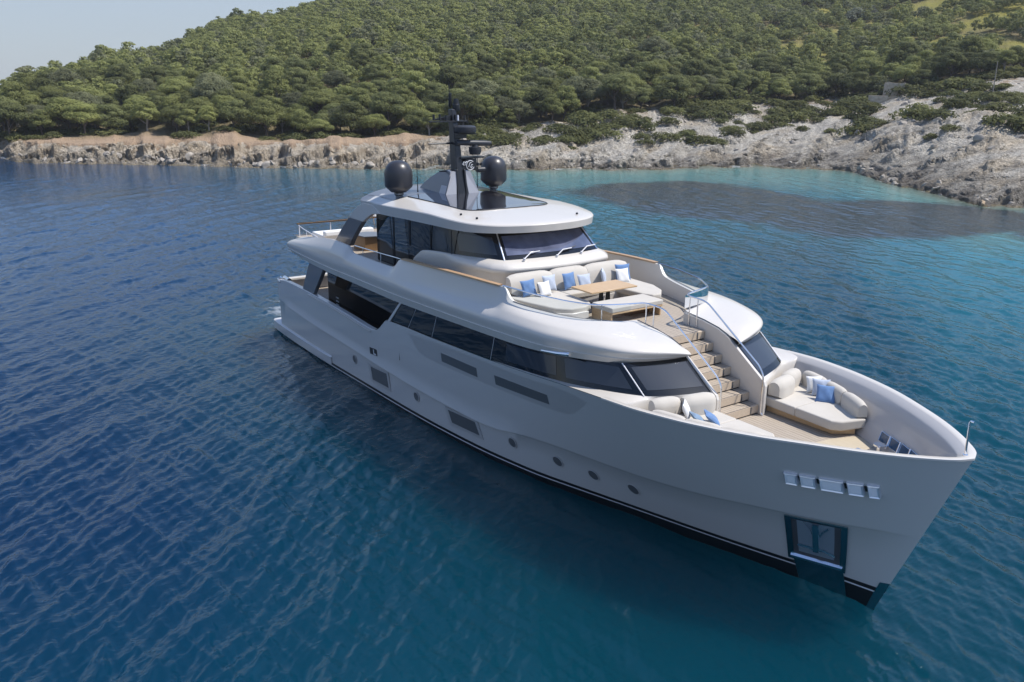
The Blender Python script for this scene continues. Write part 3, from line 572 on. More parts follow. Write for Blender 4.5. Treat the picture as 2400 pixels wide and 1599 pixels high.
# sill between the front windows, the sheer line and the foredeck
N = 60; inner = spline(WB[2:], N)
shx = np.linspace(22.6, 28.0, 36); outer = [(x, -(float(YS(x)) - .005), float(ZS(x)) + .012) for x in shx] + [(28.22, -3.45, 4.44), (28.24, -3.0, 4.42), (28.34, -2.62, 4.42), (28.70, -1.85, 4.41), (29.07, -1.02, 4.40)]
outer = spline(outer, N); m = MB()
for sgn in (1, -1):
    f = lambda P, dx=0, dz=0: [(p[0] + dx, p[1] * sgn, p[2] + dz) for p in P]
    m.grid([f(inner), f(inner * .8 + outer * .2), f(inner * .25 + outer * .75), f(outer)])
    k0 = int(N * .66); tail = outer[k0:]; m.grid([f(tail), f(tail, .03, -.06)] + [[(p[0] + .03, max(p[1], float(hull_at(hull_s(p[0], zz), zz)[1]) + .12) * sgn, zz) for p in tail] for zz in (3.95, 3.42)])
m.obj("window_sill", WHITE, house, True, 40)
# ------------------------------------------------------------------ upper deck fascia and forward brow
SEC = [  # bottom edge, outer shoulder, inner shoulder, top edge
 ((3.0, -3.55, 4.86), (2.9, -3.62, 4.92), (2.95, -3.58, 5.0), (3.05, -3.45, 5.06)),
 ((3.6, -3.9, 4.78), (3.4, -3.98, 5.0), (3.6, -3.85, 5.26), (3.9, -3.55, 5.40)),
 ((6.1, -3.95, 4.60), (6.0, -4.03, 5.05), (6.0, -3.92, 5.45), (6.0, -3.62, 5.76)),
 ((8.8, -3.96, 4.56), (8.8, -4.04, 5.05), (8.8, -3.95, 5.6), (8.8, -3.64, 6.02)),
 ((10.2, -3.96, 4.57), (10.2, -4.04, 5.08), (10.2, -3.97, 5.6), (10.1, -3.64, 6.0)),
 ((10.9, -3.96, 4.58), (10.9, -4.04, 5.1), (10.9, -3.97, 5.5), (10.85, -3.68, 5.76)),
 ((14.4, -3.96, 4.60), (14.4, -4.05, 5.15), (14.4, -3.97, 5.5), (14.4, -3.66, 5.80)),
 ((15.2, -3.96, 4.61), (15.2, -4.05, 5.16), (15.2, -3.95, 5.55), (15.2, -3.62, 6.22)),
 ((17.5, -3.96, 4.69), (17.5, -4.05, 5.22), (17.5, -3.78, 5.64), (17.5, -3.60, 6.32)),
 ((20.3, -3.96, 4.81), (20.3, -4.05, 5.30), (20.3, -3.72, 5.76), (20.3, -3.55, 6.42)),
 ((21.9, -3.96, 4.88), (21.9, -4.04, 5.36), (21.9, -3.66, 5.86), (21.95, -3.46, 6.45)),
 ((22.5, -3.96, 4.91), (22.5, -4.03, 5.38), (22.5, -3.7, 5.90), (22.45, -3.40, 6.08)),
 ((23.5, -3.95, 4.96), (23.5, -4.01, 5.42), (23.4, -3.68, 5.89), (23.3, -3.20, 6.0)),
 ((24.6, -3.87, 5.03), (24.68, -3.94, 5.46), (24.5, -3.58, 5.89), (24.4, -2.88, 5.96)),
 ((25.6, -3.65, 5.09), (25.7, -3.73, 5.5), (25.4, -3.35, 5.89), (25.15, -2.52, 5.95)),
 ((26.5, -3.3, 5.14), (26.64, -3.38, 5.52), (26.25, -2.98, 5.86), (25.54, -2.1, 5.93)),
 ((27.1, -2.9, 5.17), (27.28, -2.96, 5.5), (26.85, -2.55, 5.80), (25.68, -1.6, 5.87)),
 ((27.45, -2.4, 5.19), (27.66, -2.42, 5.47), (27.2, -2.1, 5.74), (25.75, -1.01, 5.81)),
 ((27.65, -1.9, 5.2), (27.86, -1.9, 5.43), (27.5, -1.65, 5.67), (26.6, -1.01, 5.73)),
 ((27.78, -1.45, 5.21), (27.98, -1.45, 5.38), (27.72, -1.28, 5.56), (27.2, -1.01, 5.62)),
 ((27.86, -1.01, 5.22), (28.04, -1.01, 5.30), (27.9, -1.01, 5.42), (27.55, -1.01, 5.5))]
def chaikin(P, it=3):
    P = [np.array(p) for p in P]
    for _ in range(it):
        Q_ = [P[0]]
        for a, b in zip(P[:-1], P[1:]): Q_ += [a * .75 + b * .25, a * .25 + b * .75]
        P = Q_ + [P[-1]]
    return P
flat = np.array([[c for p in s for c in p] for s in SEC]); NS = 150
kk = np.arange(len(SEC)); fsec = [sm(list(zip(kk, flat[:, j]))) for j in range(12)]
uu = np.concatenate([np.linspace(0, 11, 70, endpoint=False), np.linspace(11, 20, 80)])
rows = []; Tl = []
for u in uu:
    v = [float(f(u)) for f in fsec]; P = [v[0:3], v[3:6], v[6:9], v[9:12]]; b0 = np.array(P[0]); lw_ = min(max((20 - u) / 3, 0), 1); L_ = b0 * .45 + np.array(P[1]) * .55 + np.array([0, -.012, -.02]) * lw_; L2 = L_ + np.array([0, .028 * lw_, .012]); c = [b0] + chaikin([L_, L2, np.array(P[1]) + np.array([0, 0, .02]), np.array(P[1]) + (np.array(P[2]) - np.array(P[1])) * np.array([.10, .10, 0]) + np.array([0, 0, .16 * min(1, abs(P[2][2] - P[1][2]) / .4)]), np.array(P[1]) * .62 + np.array(P[2]) * .38 + np.array([0, 0, .10 * min(1, abs(P[2][2] - P[1][2]) / .4)]), P[2], P[3]], 3); inw = np.array([0, .12, .0]) if u < 15 else np.array([-.1, .06, 0])
    rows.append([tuple(b0 + inw)] + [tuple(q) for q in c]); Tl.append(np.array(P[3]))
m = MB(); m.grid(rows); m.grid([[my(p) for p in r] for r in rows])
m.poly([p for p in rows[0]] + [my(p) for p in rows[0]][::-1])
fascia = m.obj("upper_deck_fascia", WHITE, yacht, True, 14)
m = MB()
for sgn in (1, -1):
    iw = []
    for q in Tl:
        if q[0] < 25.6: iw.append([q, q + np.array([0, .10, -.02]), np.array([q[0], q[1] + .13, 5.40])])
        else: iw.append([q, q + np.array([0, .01, -.0]), np.array([q[0], q[1] + .012, min(q[2] - .02, 5.40)])])
    m.grid([[(p[j][0], p[j][1] * sgn, p[j][2]) for p in iw] for j in range(3)])
m.obj("coaming_inside", CREAM, fascia, True, 40)
# aft end edge of the upper deck
m = MB(); m.grid([[(3.05, y, 5.06), (2.92, y, 4.95), (3.0, y, 4.84), (3.7, y, 4.78)] for y in np.linspace(-3.5, 3.5, 8)]); m.obj("deck_edge", WHITE, fascia)
ud = [(3.1, -3.45), (6, -3.55), (15, -3.55), (21.9, -3.35), (22.5, -3.3), (23.3, -3.1), (24.4, -2.78), (25.15, -2.42), (25.55, -2.0), (25.7, -1.5), (25.76, -.96), (26.225, -.96)]
deck("upper_deck", ud + [(x, -y) for x, y in ud[::-1]], DECK, 5.42)
MB().poly([(15, 3.9, 4.56), (3.2, 3.9, 4.7), (3.2, -3.9, 4.7), (15, -3.9, 4.56)]).obj("deck_ceiling", CREAM, yacht, False)
for sgn in (1, -1):   # dark caulk line inlaid in the lounge deck
    m = MB(); pth = fillet([(22.6, 2.62 * sgn, 5.426), (24.75, 2.25 * sgn, 5.426), (25.25, 1.3 * sgn, 5.426), (25.5, .35 * sgn, 5.426), (26.6, .78 * sgn, 5.426)], .5)
    m.grid([[(p[0], p[1] - .03, p[2]) for p in pth], [(p[0] + .02, p[1] + .03, p[2]) for p in pth]]); m.obj("deck_inlay", DGREY, yacht, False)
# teak cap rails on the coaming
for sgn in (1, -1):
    cp = [q for q, u in zip(Tl, uu) if 7.0 <= u <= 10.05]; m = MB()
    m.grid([[(q[0], (q[1] + dy) * sgn, q[2] + dz) for q in cp] for dy, dz in ((-.07, -.01), (-.06, .04), (.12, .04), (.13, -.01))]); m.obj("teak_cap_rail", TEAK, fascia, True, 40)
# stair side walls
for sgn in (1, -1):
    pr = [(25.75, 5.79), (26.6, 5.71), (27.2, 5.60), (27.62, 5.44), (27.95, 5.21), (29.1, 4.43), (29.16, 4.3), (29.16, 3.42), (25.75, 3.42)]
    MB().prism([(x, -.955 * sgn, z) for x, z in pr], (0, -.10 * sgn, 0)).obj("stair_wall", WHITE, yacht, False, bevel=.012)
# small flush details on the upperworks
tri = MB().poly([(14.45, -4.02, 5.69), (15.09, -4.02, 5.66), (15.09, -3.94, 5.88)])
m = MB(); m.tube([(24.95, -4.04, 5.17), (25.6, -3.97, 5.24), (26.0, -3.86, 5.29)], [.035, .045, .05], 8); m.tube([(25.98, -3.87, 5.29), (26.06, -3.85, 5.3)], .065, 10); m.obj("mooring_light", CHROME, fascia)
# ------------------------------------------------------------------ steps
for k in range(8):
    z = 5.42 - .286 * k; xn = 26.71 + .381 * k
    if k == 7: break
    m = MB(); m.box((xn - .24, 0, z - .122), (.48, 1.88, .244)); st_ = m.obj("stair_step", STEP, yacht, False, bevel=.01); MB().box((xn - .27, 0, z + .0015), (.40, 1.84, .006)).obj("step_tread", DECK, st_, False)
    m = MB(); m.box((xn + .003, .62, z - .12), (.012, .05, .21)); m.box((xn + .003, -.62, z - .12), (.012, .05, .21)); m.box((xn - .2, .62, z + .004), (.4, .05, .008)); m.box((xn - .2, -.62, z + .004), (.4, .05, .008)); m.box((xn - .02, 0, z + .003), (.03, 1.2, .004)); m.obj("step_inlay", DGREY, st_, False)
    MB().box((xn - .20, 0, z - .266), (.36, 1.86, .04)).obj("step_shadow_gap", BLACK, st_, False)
# ------------------------------------------------------------------ stainless rails and glass balustrade
for sgn in (1, -1):
    f = lambda P: [(x, y * sgn, z) for x, y, z in P]
    if sgn == 1: top = [(21.95, -3.42, 6.47), (23.4, -3.2, 6.45), (24.6, -2.86, 6.43), (25.3, -2.5, 6.42), (25.62, -2.1, 6.42), (25.85, -1.4, 6.41), (25.95, -.9, 6.40), (26.75, -.88, 6.37), (28.95, -.88, 4.9), (29.12, -.88, 4.66), (29.14, -.88, 3.5)]
    else: top = [(21.95, -3.42, 6.47), (23.4, -3.2, 6.45), (24.6, -2.86, 6.43), (25.52, -2.26, 6.42), (25.85, -.88, 6.40), (26.75, -.88, 6.37), (28.95, -.88, 4.9), (29.12, -.88, 4.66), (29.14, -.88, 3.5)]
    m = MB(); m.tube(f(fillet(top, .25)), .026, 8)
    for x, y, z0, z1 in ((26.02, -.93, 5.42, 6.36), (26.35, -.93, 5.42, 6.36)): m.tube(f([(x, y, z0), (x, y, z1)]), .02, 8)
    m.tube(f([(25.5, -2.24, 5.9), (25.52, -2.26, 6.42)]), .016, 6); m.tube(f([(29.14, -.88, 3.5), (29.2, -.9, 3.43)]), .03, 8)
    rail = m.obj("stair_handrail", CHROME, yacht)
    gt = spline(top[:6 if sgn == 1 else 5], 24); m = MB(); gb = [np.array((p[0], p[1] - .0, 5.95 if p[0] > 22.6 else 6.1)) for p in gt]
    m.grid([f([tuple(p) for p in gb]), f([tuple(p - np.array([0, 0, .02])) for p in gt])]); m.obj("glass_panel", CLEAR, rail)
    m = MB(); m.grid([[(q[0], (q[1] + d) * sgn, q[2] + .012) for q in Tl if 22.5 < q[0] < 25.6 and q[1] < -2.0] for d in (-.03, .015)]); m.obj("glass_gasket", DGREY, rail)
    # side deck rail aft of the coaming
    m = MB(); m.tube(f([(10.9, -3.63, 6.10), (13.4, -3.63, 6.17), (15.1, -3.6, 6.22)]), .022, 8)
    for x in (11.7, 13.4): m.tube(f([(x, -3.64, 5.74), (x, -3.63, 6.14)]), .016, 6)
    m.obj("side_rail", CHROME, fascia)
    # stringer edge trim beside the stair
    m = MB(); m.tube(f([(25.75, -1.0, 5.83), (26.6, -1.0, 5.74), (27.2, -1.0, 5.63), (27.6, -1.0, 5.49), (28.0, -1.0, 5.24)]), .014, 6); m.obj("edge_trim", DGREY, fascia)
# ------------------------------------------------------------------ wheelhouse
def sym(P): return [tuple(p) for p in P] + [my(p) for p in P[::-1][1:]]
SB = spline([(14.2, -2.72, 5.45), (14.45, -2.73, 5.98), (14.9, -2.74, 6.3), (15.35, -2.74, 6.52), (16.2, -2.72, 6.63), (17.5, -2.68, 6.72), (18.8, -2.5, 6.79), (19.5, -2.32, 6.82), (20.02, -2.1, 6.83), (20.22, -1.5, 6.84), (20.34, -.8, 6.845), (20.4, 0, 6.85)], 70)
def house_row(ix, iz, ds_, dz):
    out = []
    for p in SB:
        f_ = min(max((p[0] - 17) / 3, 0), 1); sd_ = min(max((p[0] - 14.3) / 1.2, 0), 1)
        nx, ny = (1.0, p[1] / 2.2 * .5) if p[0] > 19.9 else (.5 * f_, -1.0); L = math.hypot(nx, ny); o = ds_ * sd_ * (1 - f_) + ix * f_
        z = p[2] + (dz * sd_ * (1 - f_) + iz * f_) if not isinstance(dz, str) else 5.42
        out.append((p[0] + nx / L * o, p[1] + ny / L * o, max(z, 5.42)))
    return sym(out)
m = MB(); m.grid([house_row(0, 0, 0, 0), house_row(.07, -.01, .03, -.01), house_row(.30, -.10, .05, -.06), house_row(.46, -.22, .06, -.2), house_row(.48, -.30, .06, -.3), house_row(.40, -.42, .05, -.4), house_row(.30, -.5, .04, -.5), house_row(.24, 0, .02, 'd')])
wh = m.obj("wheelhouse", WHITE, yacht, True, 50)
GB = spline([(11.1, -2.68, 5.43), (14.2, -2.69, 5.43), (14.5, -2.7, 5.98), (15.35, -2.71, 6.5), (17.5, -2.65, 6.7), (18.8, -2.47, 6.77), (19.5, -2.3, 6.8), (20.02, -2.1, 6.82), (20.22, -1.5, 6.83), (20.34, -.8, 6.835), (20.4, 0, 6.84)], 90)
GT = spline([(11.1, -2.68, 7.75), (13.2, -2.68, 7.78), (13.6, -2.68, 7.78), (15.0, -2.68, 7.78), (16.8, -2.6, 7.78), (17.8, -2.43, 7.78), (18.5, -2.28, 7.78), (18.95, -2.07, 7.8), (19.12, -1.5, 7.8), (19.22, -.8, 7.81), (19.28, 0, 7.81)], 90)
m = MB(); m.grid([sym(GB), sym(GB * .5 + GT * .5), sym(GT)]); gl = m.obj("wheelhouse_glass", GLASS, wh, True, 30)
def wpane(name, i0, i1, v0, v1, mt, sg=(1, -1), off=.008):
    for sgn in sg:
        rows = []
        for v in np.linspace(v0, v1, 4):
            r = []
            for q in np.linspace(i0, i1, 14):
                a = int(min(q, 88)); fq = q - a; b = GB[a] * (1 - fq) + GB[a + 1] * fq; t_ = GT[a] * (1 - fq) + GT[a + 1] * fq; p = b * (1 - v) + t_ * v
                n = np.array([.0, -1, 0]) if p[0] < 18 else np.array([.6, -.6, .3]) if p[1] < -1.9 else np.array([.8, 0, .5]); p = p + n * off; r.append((p[0], p[1] * sgn, p[2]))
            rows.append(r)
        MB().grid(rows).obj(name, mt, gl)
def idx_at(x, y): return float(np.argmin([abs(p[0] - x) + abs(p[1] - y) for p in GB]))
iw0, iw1 = idx_at(20.1, -1.9), 89.0
rows = []
for v in np.linspace(.14, .74, 5):
    r = []
    for q in np.linspace(iw0, 88.999, 16):
        a = int(q); fq = q - a; p = (GB[a] * (1 - fq) + GB[a + 1] * fq) * (1 - v) + (GT[a] * (1 - fq) + GT[a + 1] * fq) * v; r.append((p[0] + .008, p[1], p[2] + .006))
    rows.append(sym(r))
MB().grid(rows).obj("windscreen", SCREEN, gl)
wpane("side_window", idx_at(17.9, -2.6), idx_at(19.85, -2.2), .15, .72, PANE); wpane("side_window", idx_at(16.3, -2.7), idx_at(17.2, -2.66), .13, .70, PANE)
WALLG = mat("saloon_door_glass", (.010, .016, .018), .03, 0, 1, .6)
wpane("sliding_door", idx_at(11.35, -2.7), idx_at(12.7, -2.7), .02, .93, WALLG); wpane("sliding_door", idx_at(12.8, -2.7), idx_at(14.1, -2.7), .02, .93, WALLG)
for sgn in (1, -1):
    m = MB(); a = idx_at(20.02, -2.1); p = GB[int(a)]; q = GT[int(a)]; m.tube([(p[0] + .02, (p[1] - .02) * sgn, p[2]), (q[0] + .02, (q[1] - .02) * sgn, q[2])], .028, 6); m.obj("windscreen_pillar", CHROME, gl)
    for x0 in (12.75, 14.15, 15.9, 17.5): MB().tube([(x0, -2.715 * sgn, 5.5 if x0 < 14 else 6.5), (x0, -2.715 * sgn, 7.6)], .02, 6).obj("glass_frame", BLACK, gl)
for y0 in (-1.5, -.15, 1.0):   # wipers
    xf = lambda y, z: 20.44 - .1 * abs(y) ** 1.5 * .6 - (z - 6.84) * 1.14
    m = MB(); m.tube([(xf(y0, 6.84) + .06, y0, 6.86), (xf(y0, 7.03) + .10, y0 + .42, 7.03), (xf(y0, 7.05) + .07, y0 + .85, 7.04)], .02, 6); m.tube([(xf(y0, 6.84) + .06, y0, 6.82), (xf(y0, 6.84) + .08, y0 + .02, 6.9)], .045, 8)
    wp = m.obj("wiper_arm", PIN, wh); m = MB(); m.tube([(xf(y0, 7.0) + .04, y0 + .25, 6.92), (xf(y0, 7.1) + .04, y0 + 1.1, 7.08)], .018, 5); m.obj("wiper_blade", BLACK, wp)
# aft bulkhead and interior darkness
m = MB(); m.poly([(11.1, -2.68, 5.43), (11.1, 2.68, 5.43), (11.1, 2.68, 7.78), (11.1, -2.68, 7.78)]); m.obj("aft_bulkhead", GLASS, wh, False)
# ------------------------------------------------------------------ hardtop
LIP = spline([(10.35, -2.9, 7.95), (10.6, -3.12, 7.80), (11.2, -3.16, 7.68), (12.2, -3.16, 7.6), (15.2, -3.14, 7.68), (17.4, -3.06, 7.71), (18.6, -2.82, 7.70), (19.4, -2.35, 7.71), (19.95, -1.5, 7.72), (20.2, -.7, 7.73), (20.25, 0, 7.73)], 90)
def ztop(x): return 8.42 - .036 * (x - 12)
def roofrow(k):
    out = []
    for p in LIP:
        fr_ = min(max((p[0] - 16.5) / 3.2, 0), 1); af = min(max((11.6 - p[0]) / 1.3, 0), 1)
        ax = np.array([min(max(p[0], 11.0), 17.0), 0.0]); P2 = np.array([p[0], p[1]]); d = P2 - ax; L = np.linalg.norm(d); n = d / L
        crest = p[2] + (.41 * (1 - af) + .10 * af) - .13 * fr_
        zt = ztop(ax[0])
        if k == 0: q, z = P2 - n * .25, p[2] + .04
        elif k == 1: q, z = P2, p[2]
        elif k == 2: q, z = P2 + n * .035, crest - .035
        elif k == 3: q, z = P2 + n * .01, crest
        elif k == 4: q, z = P2 - n * .12, crest + .045
        else:
            f_ = {5: .9, 6: .78, 7: .6, 8: .3, 9: 0}[k]; q = ax + d * f_; z = zt - (zt - crest - .03) * f_ ** (3.2 - 1.3 * fr_)
        out.append((q[0], q[1], z))
    return sym(out)
m = MB(); m.grid([roofrow(k) for k in range(10)]); m.I = [1 if sum(m.V[i][0] for i in f) / len(f) < 11.25 and min(m.V[i][2] for i in f) > 7.8 else 0 for f in m.F]; top_ = m.obj("hardtop", [WHITE, GREY], yacht, True, 28)
m = MB(); m.grid([roofrow(0), [(min(max(p[0], 11), 17), 0, 7.82) for p in roofrow(0)]]); m.obj("hardtop_lining", CREAM, top_)
def roofz(x, y):
    # height of the roof skin over (x, y)
    best = None; ax = min(max(x, 11.0), 17.0); d = np.array([x - ax, y]); L = np.linalg.norm(d)
    if L < 1e-6: return ztop(ax)
    u = d / L; bp_ = None; bd_ = 9
    for p in LIP:
        a2 = min(max(p[0], 11.0), 17.0); v = np.array([p[0] - a2, p[1]]); 
        if abs(a2 - ax) > .25: continue
        lv = np.linalg.norm(v); c_ = abs(np.dot(v / lv, np.array([u[0], -abs(u[1])])) - 1)
        if c_ < bd_: bd_ = c_; bp_ = (p, lv)
    p, lv = bp_; fr_ = min(max((p[0] - 16.5) / 3.2, 0), 1); af = min(max((11.6 - p[0]) / 1.3, 0), 1); crest = p[2] + (.41 * (1 - af) + .10 * af) - .13 * fr_; zt = ztop(ax)
    return zt - (zt - crest - .03) * min(L / lv, 1) ** (3.2 - 1.3 * fr_)
# glossy skylight
so_ = spline([(13.0, -2.12), (14.4, -2.04), (15.8, -1.98), (16.9, -1.95), (17.35, -1.72), (17.58, -1.1), (17.66, 0)], 40)
rows = []
for f_ in np.linspace(0, 1, 9):
    rows.append([(x, y, roofz(x, y) + .016) for x, y in [(p[0], p[1] * (1 - f_)) for p in so_]])
m = MB(); m.grid(rows); m.grid([[my(p) for p in r] for r in rows]); sk = m.obj("skylight", SKYL, top_, True, 60)
e = [rows[0][i] for i in range(40)]; m = MB(); m.tube([(p[0], p[1], p[2] - .005) for p in e] + [my((p[0], p[1], p[2] - .005)) for p in e[::-1]], .022, 6); m.obj("skylight_gasket", BLACK, sk)
rows = [[(x, y, roofz(x, y) + .010) for y in np.linspace(-2.75, 2.75, 15)] for x in np.linspace(10.45, 12.95, 10)]
MB().grid(rows).obj("roof_panel", GREY, top_)
# trailing arches that carry the hardtop
for sgn in (1, -1):
    def ply(P, y0=-3.22, th=.16): return [(x, y0 * sgn, z) for x, z in P], (0, th * sgn, 0)
    up_ = [(11.9, 7.9), (11.04, 7.9), (10.4, 7.68), (9.95, 7.42), (9.5, 7.1), (10.9, 7.08), (11.35, 7.32), (11.85, 7.52), (12.6, 7.62)]
    dn_ = [(9.5, 7.1), (9.2, 6.88), (8.6, 6.45), (7.73, 5.72), (9.45, 5.82), (9.75, 6.15), (10.15, 6.5), (10.5, 6.78), (10.9, 7.08)]
    a1 = MB().prism(*ply(up_)).obj("arch_head", WHITE, top_, False, bevel=.015); MB().prism(*ply(dn_, -3.25, .22)).obj("arch_leg", DGREY, top_, False, bevel=.015)
# ------------------------------------------------------------------ domes, mast, antennas
for sgn in (1, -1):
    pr = [(.10, -.10), (.12, 0), (.16, .06), (.32, .06), (.545, .26), (.572, .33), (.575, .80), (.555, .93), (.50, 1.07), (.40, 1.20), (.27, 1.285), (.12, 1.325), (.001, 1.33)]
    d_ = MB().lathe([(r, z) for r, z in pr], (12.59, 2.32 * sgn, 8.40), 36).obj("satellite_dome", DOME, top_, True, 50)
    MB().lathe([(.001, .0), (.2, .0), (.2, -.06), (.14, -.12), (.14, -.35), (.001, -.35)], (12.59, 2.32 * sgn, 8.42), 20).obj("dome_foot", GREY, d_)
mast = MB()
mast.grid([[(13.80, -.16, 8.35), (13.80, .16, 8.35), (13.35, .19, 8.35), (13.35, -.19, 8.35)], [(13.62, -.15, 9.3), (13.62, .15, 9.3), (13.15, .17, 9.3), (13.15, -.17, 9.3)], [(13.42, -.13, 10.5), (13.42, .13, 10.5), (13.0, .14, 10.5), (13.0, -.14, 10.5)], [(13.18, -.10, 11.72), (13.18, .10, 11.72), (12.86, .10, 11.72), (12.86, -.10, 11.72)], [(13.1, 0, 11.74)] * 4], True)
mb = mast.obj("mast", BLACK, yacht, False, bevel=.02)
for sgn in (1, -1):
    pr = [(13.72, 8.32), (13.58, 9.26)] + [(float(x_), float(z_)) for x_, z_ in spline([(13.3, 9.32), (12.85, 9.24), (12.3, 9.02), (11.75, 8.7), (11.3, 8.3)], 14)]
    MB().prism([(x, (-.80 + .36 * (z - 8.3)) * sgn, z) for x, z in pr], (0, .14 * sgn, 0)).obj("mast_fin", GREY, mb, False, bevel=.01)
    MB().grid([[(13.82, -.82 * sgn, 8.32), (13.82, -.3 * sgn, 8.32)], [(13.70, -.45 * sgn, 9.26), (13.66, -.2 * sgn, 9.26)]]).prism([(13.72, -.80 * sgn, 8.32), (13.60, -.44 * sgn, 9.27), (13.2, -.44 * sgn, 9.27), (13.2, -.80 * sgn, 8.32)], (0, .25 * sgn, 0)).obj("mast_cheek", mat("silver_paint", (.42, .42, .45), .35, .2, .3) if sgn == 1 else bpy.data.materials["silver_paint"], mb, False)
    MB().prism([(13.84, -.26 * sgn, 8.3), (13.70, -.22 * sgn, 9.35), (13.5, -.22 * sgn, 9.35), (13.5, -.26 * sgn, 8.3)], (0, .09 * sgn, 0)).obj("cable_duct", BLACK, mb, False, bevel=.02)
m = MB(); m.box((13.25, -.31, 11.25), (.16, 1.75, .06)); m.prism([(13.1, -.1, 11.28), (13.1, -1.1, 11.3), (13.1, -.85, 11.36), (13.1, -.1, 11.50)], (.05, 0, 0)); m.obj("crosstree", BLACK, mb, False, bevel=.01)
for y, z in ((-1.0, 11.44), (-.72, 11.44), (-.42, 11.40), (.12, 11.4), (.45, 11.38), (.02, 11.42)):
    MB().lathe([(.001, .1), (.045, .1), (.05, .0), (.05, -.12), (.001, -.12)], (13.27, y, z), 10).obj("mast_lamp", mat("lamp_white", (.6, .62, .68), .3) if y == .12 else BLACK, mb)
m = MB(); m.lathe([(.001, .16), (.38, .15), (.46, .10), (.47, -.05), (.44, -.12), (.001, -.13)], (13.45, .36, 10.93), 28); m.obj("radar_dome", mat("charcoal_plastic", (.028, .03, .036), .45), mb)
m = MB(); m.box((13.4, .34, 10.76), (.5, .9, .05)); m.box((13.35, .15, 10.66), (.3, .5, .16)); m.obj("radar_shelf", BLACK, mb, False, bevel=.01)
m = MB(); m.tube([(13.48, -.1, 10.40), (13.48, .1, 10.41), (13.48, 1.35, 10.35), (13.48, 1.58, 10.34)], [.1, .12, .12, .1], 10); bar = m.obj("radar_scanner", bpy.data.materials["charcoal_plastic"], mb)
m = MB(); m.lathe([(.001, .26), (.12, .26), (.14, .17), (.26, .15), (.27, .0), (.22, -.15), (.001, -.15)], (13.46, .83, 10.06), 20); m.obj("scanner_gearbox", bpy.data.materials["charcoal_plastic"], mb)
m = MB(); m.box((13.40, .62, 9.80), (.45, 1.15, .07)); m.prism([(13.3, .1, 9.45), (13.3, .1, 9.8), (13.3, .95, 9.8)], (.06, 0, 0)); m.obj("scanner_shelf", BLACK, mb, False, bevel=.01)
m = MB(); m.tube([(13.2, -.1, 10.38), (13.2, -1.24, 10.38)], [.05, .03], 6); m.tube([(13.2, -.1, 9.28), (13.2, -.75, 9.26)], [.05, .03], 6); m.obj("mast_arm", BLACK, mb)
m = MB(); m.prism([(13.56, .12, 9.30), (13.56, .82, 9.28), (13.56, .80, 9.76), (13.56, .3, 9.72), (13.56, .12, 9.6)], (.05, 0, 0)); sgnb = m.obj("mast_sign", BLACK, mb, False, bevel=.008)
m = MB(); c_ = (13.62, .50, 9.5)
m.tube([(13.62, .50 + .19 * math.cos(a), 9.49 + .19 * math.sin(a)) for a in np.linspace(.8, 5.9, 20)], .018, 5)
for P in ([(.42, 9.42), (.47, 9.58), (.55, 9.6)], [(.50, 9.40), (.56, 9.52), (.62, 9.5)], [(.53, 9.36), (.6, 9.44)], [(.16, 9.63), (.16, 9.5), (.24, 9.5), (.24, 9.63), (.16, 9.63)], [(.10, 9.56), (.16, 9.53)], [(.24, 9.6), (.34, 9.65)]): m.tube([(13.62, y, z) for y, z in P], .016, 5)
m.obj("sign_emblem", PIN, sgnb)
m = MB(); m.tube([(13.5, .9, 9.28), (13.5, 1.25, 9.27)], .12, 10); m.lathe([(.001, .1), (.07, .08), (.08, -.02), (.001, -.03)], (13.5, .95, 9.47), 10); m.lathe([(.001, .1), (.06, .08), (.07, -.02), (.001, -.03)], (13.5, 1.12, 9.47), 10); m.obj("mast_horn", BLACK, mb)
m = MB(); m.lathe([(.001, .42), (.10, .42), (.12, .3), (.12, .22), (.15, .2), (.16, .02), (.13, -.06), (.001, -.06)], (13.08, .16, 11.72), 14); m.lathe([(.001, .52), (.06, .5), (.07, .0), (.001, -.1)], (12.95, -.04, 11.85), 10); m.tube([(12.93, -.05, 11.9), (12.9, -.06, 12.75)], .018, 6); m.obj("masthead_light", BLACK, mb)
for sgn in (1, -1): MB().tube([(12.62, -1.46 * sgn, 8.4), (12.62, -1.46 * sgn, 8.75), (12.6, -1.5 * sgn, 10.35)], [.03, .018, .008], 6).obj("whip_antenna", BLACK, top_)
m = MB()
m = MB()
for x, y in ((17.75, -2.45), (18.6, -2.3), (19.4, 1.6)): m.lathe([(.001, .05), (.04, .045), (.05, 0), (.001, -.05)], (x, y, roofz(x, y) + .02), 10)
m.obj("deck_fitting", BLACK, top_)
# ------------------------------------------------------------------ aft upper deck
m = MB(); m.tube([(3.5, -3.35, 5.95), (4.6, -3.5, 5.92), (6.6, -3.6, 5.82), (7.2, -3.6, 5.55)], .022, 6); m.tube([(5.0, -3.52, 5.6), (5.0, -3.52, 5.9)], .015, 5); m.tube([(5.9, -3.58, 5.7), (5.9, -3.58, 5.85)], .015, 5)
sr = m.obj("stern_rail", PIN, yacht)
for y in np.linspace(-3.3, 3.3, 5): MB().tube([(3.45, y, 5.3), (3.45, y, 5.98)], .028, 6).obj("rail_post", PIN, sr); MB().box((3.45, 0, 6.02), (.16, 6.8, .07)).obj("rail_cap", TEAK, sr, False, bevel=.02)
MB().add([(3.45, -3.3, 5.36), (3.45, 3.3, 5.36), (3.45, 3.3, 5.97), (3.45, -3.3, 5.97)], [(0, 1, 2, 3)]).obj("rail_glass", CLEAR, sr, False)
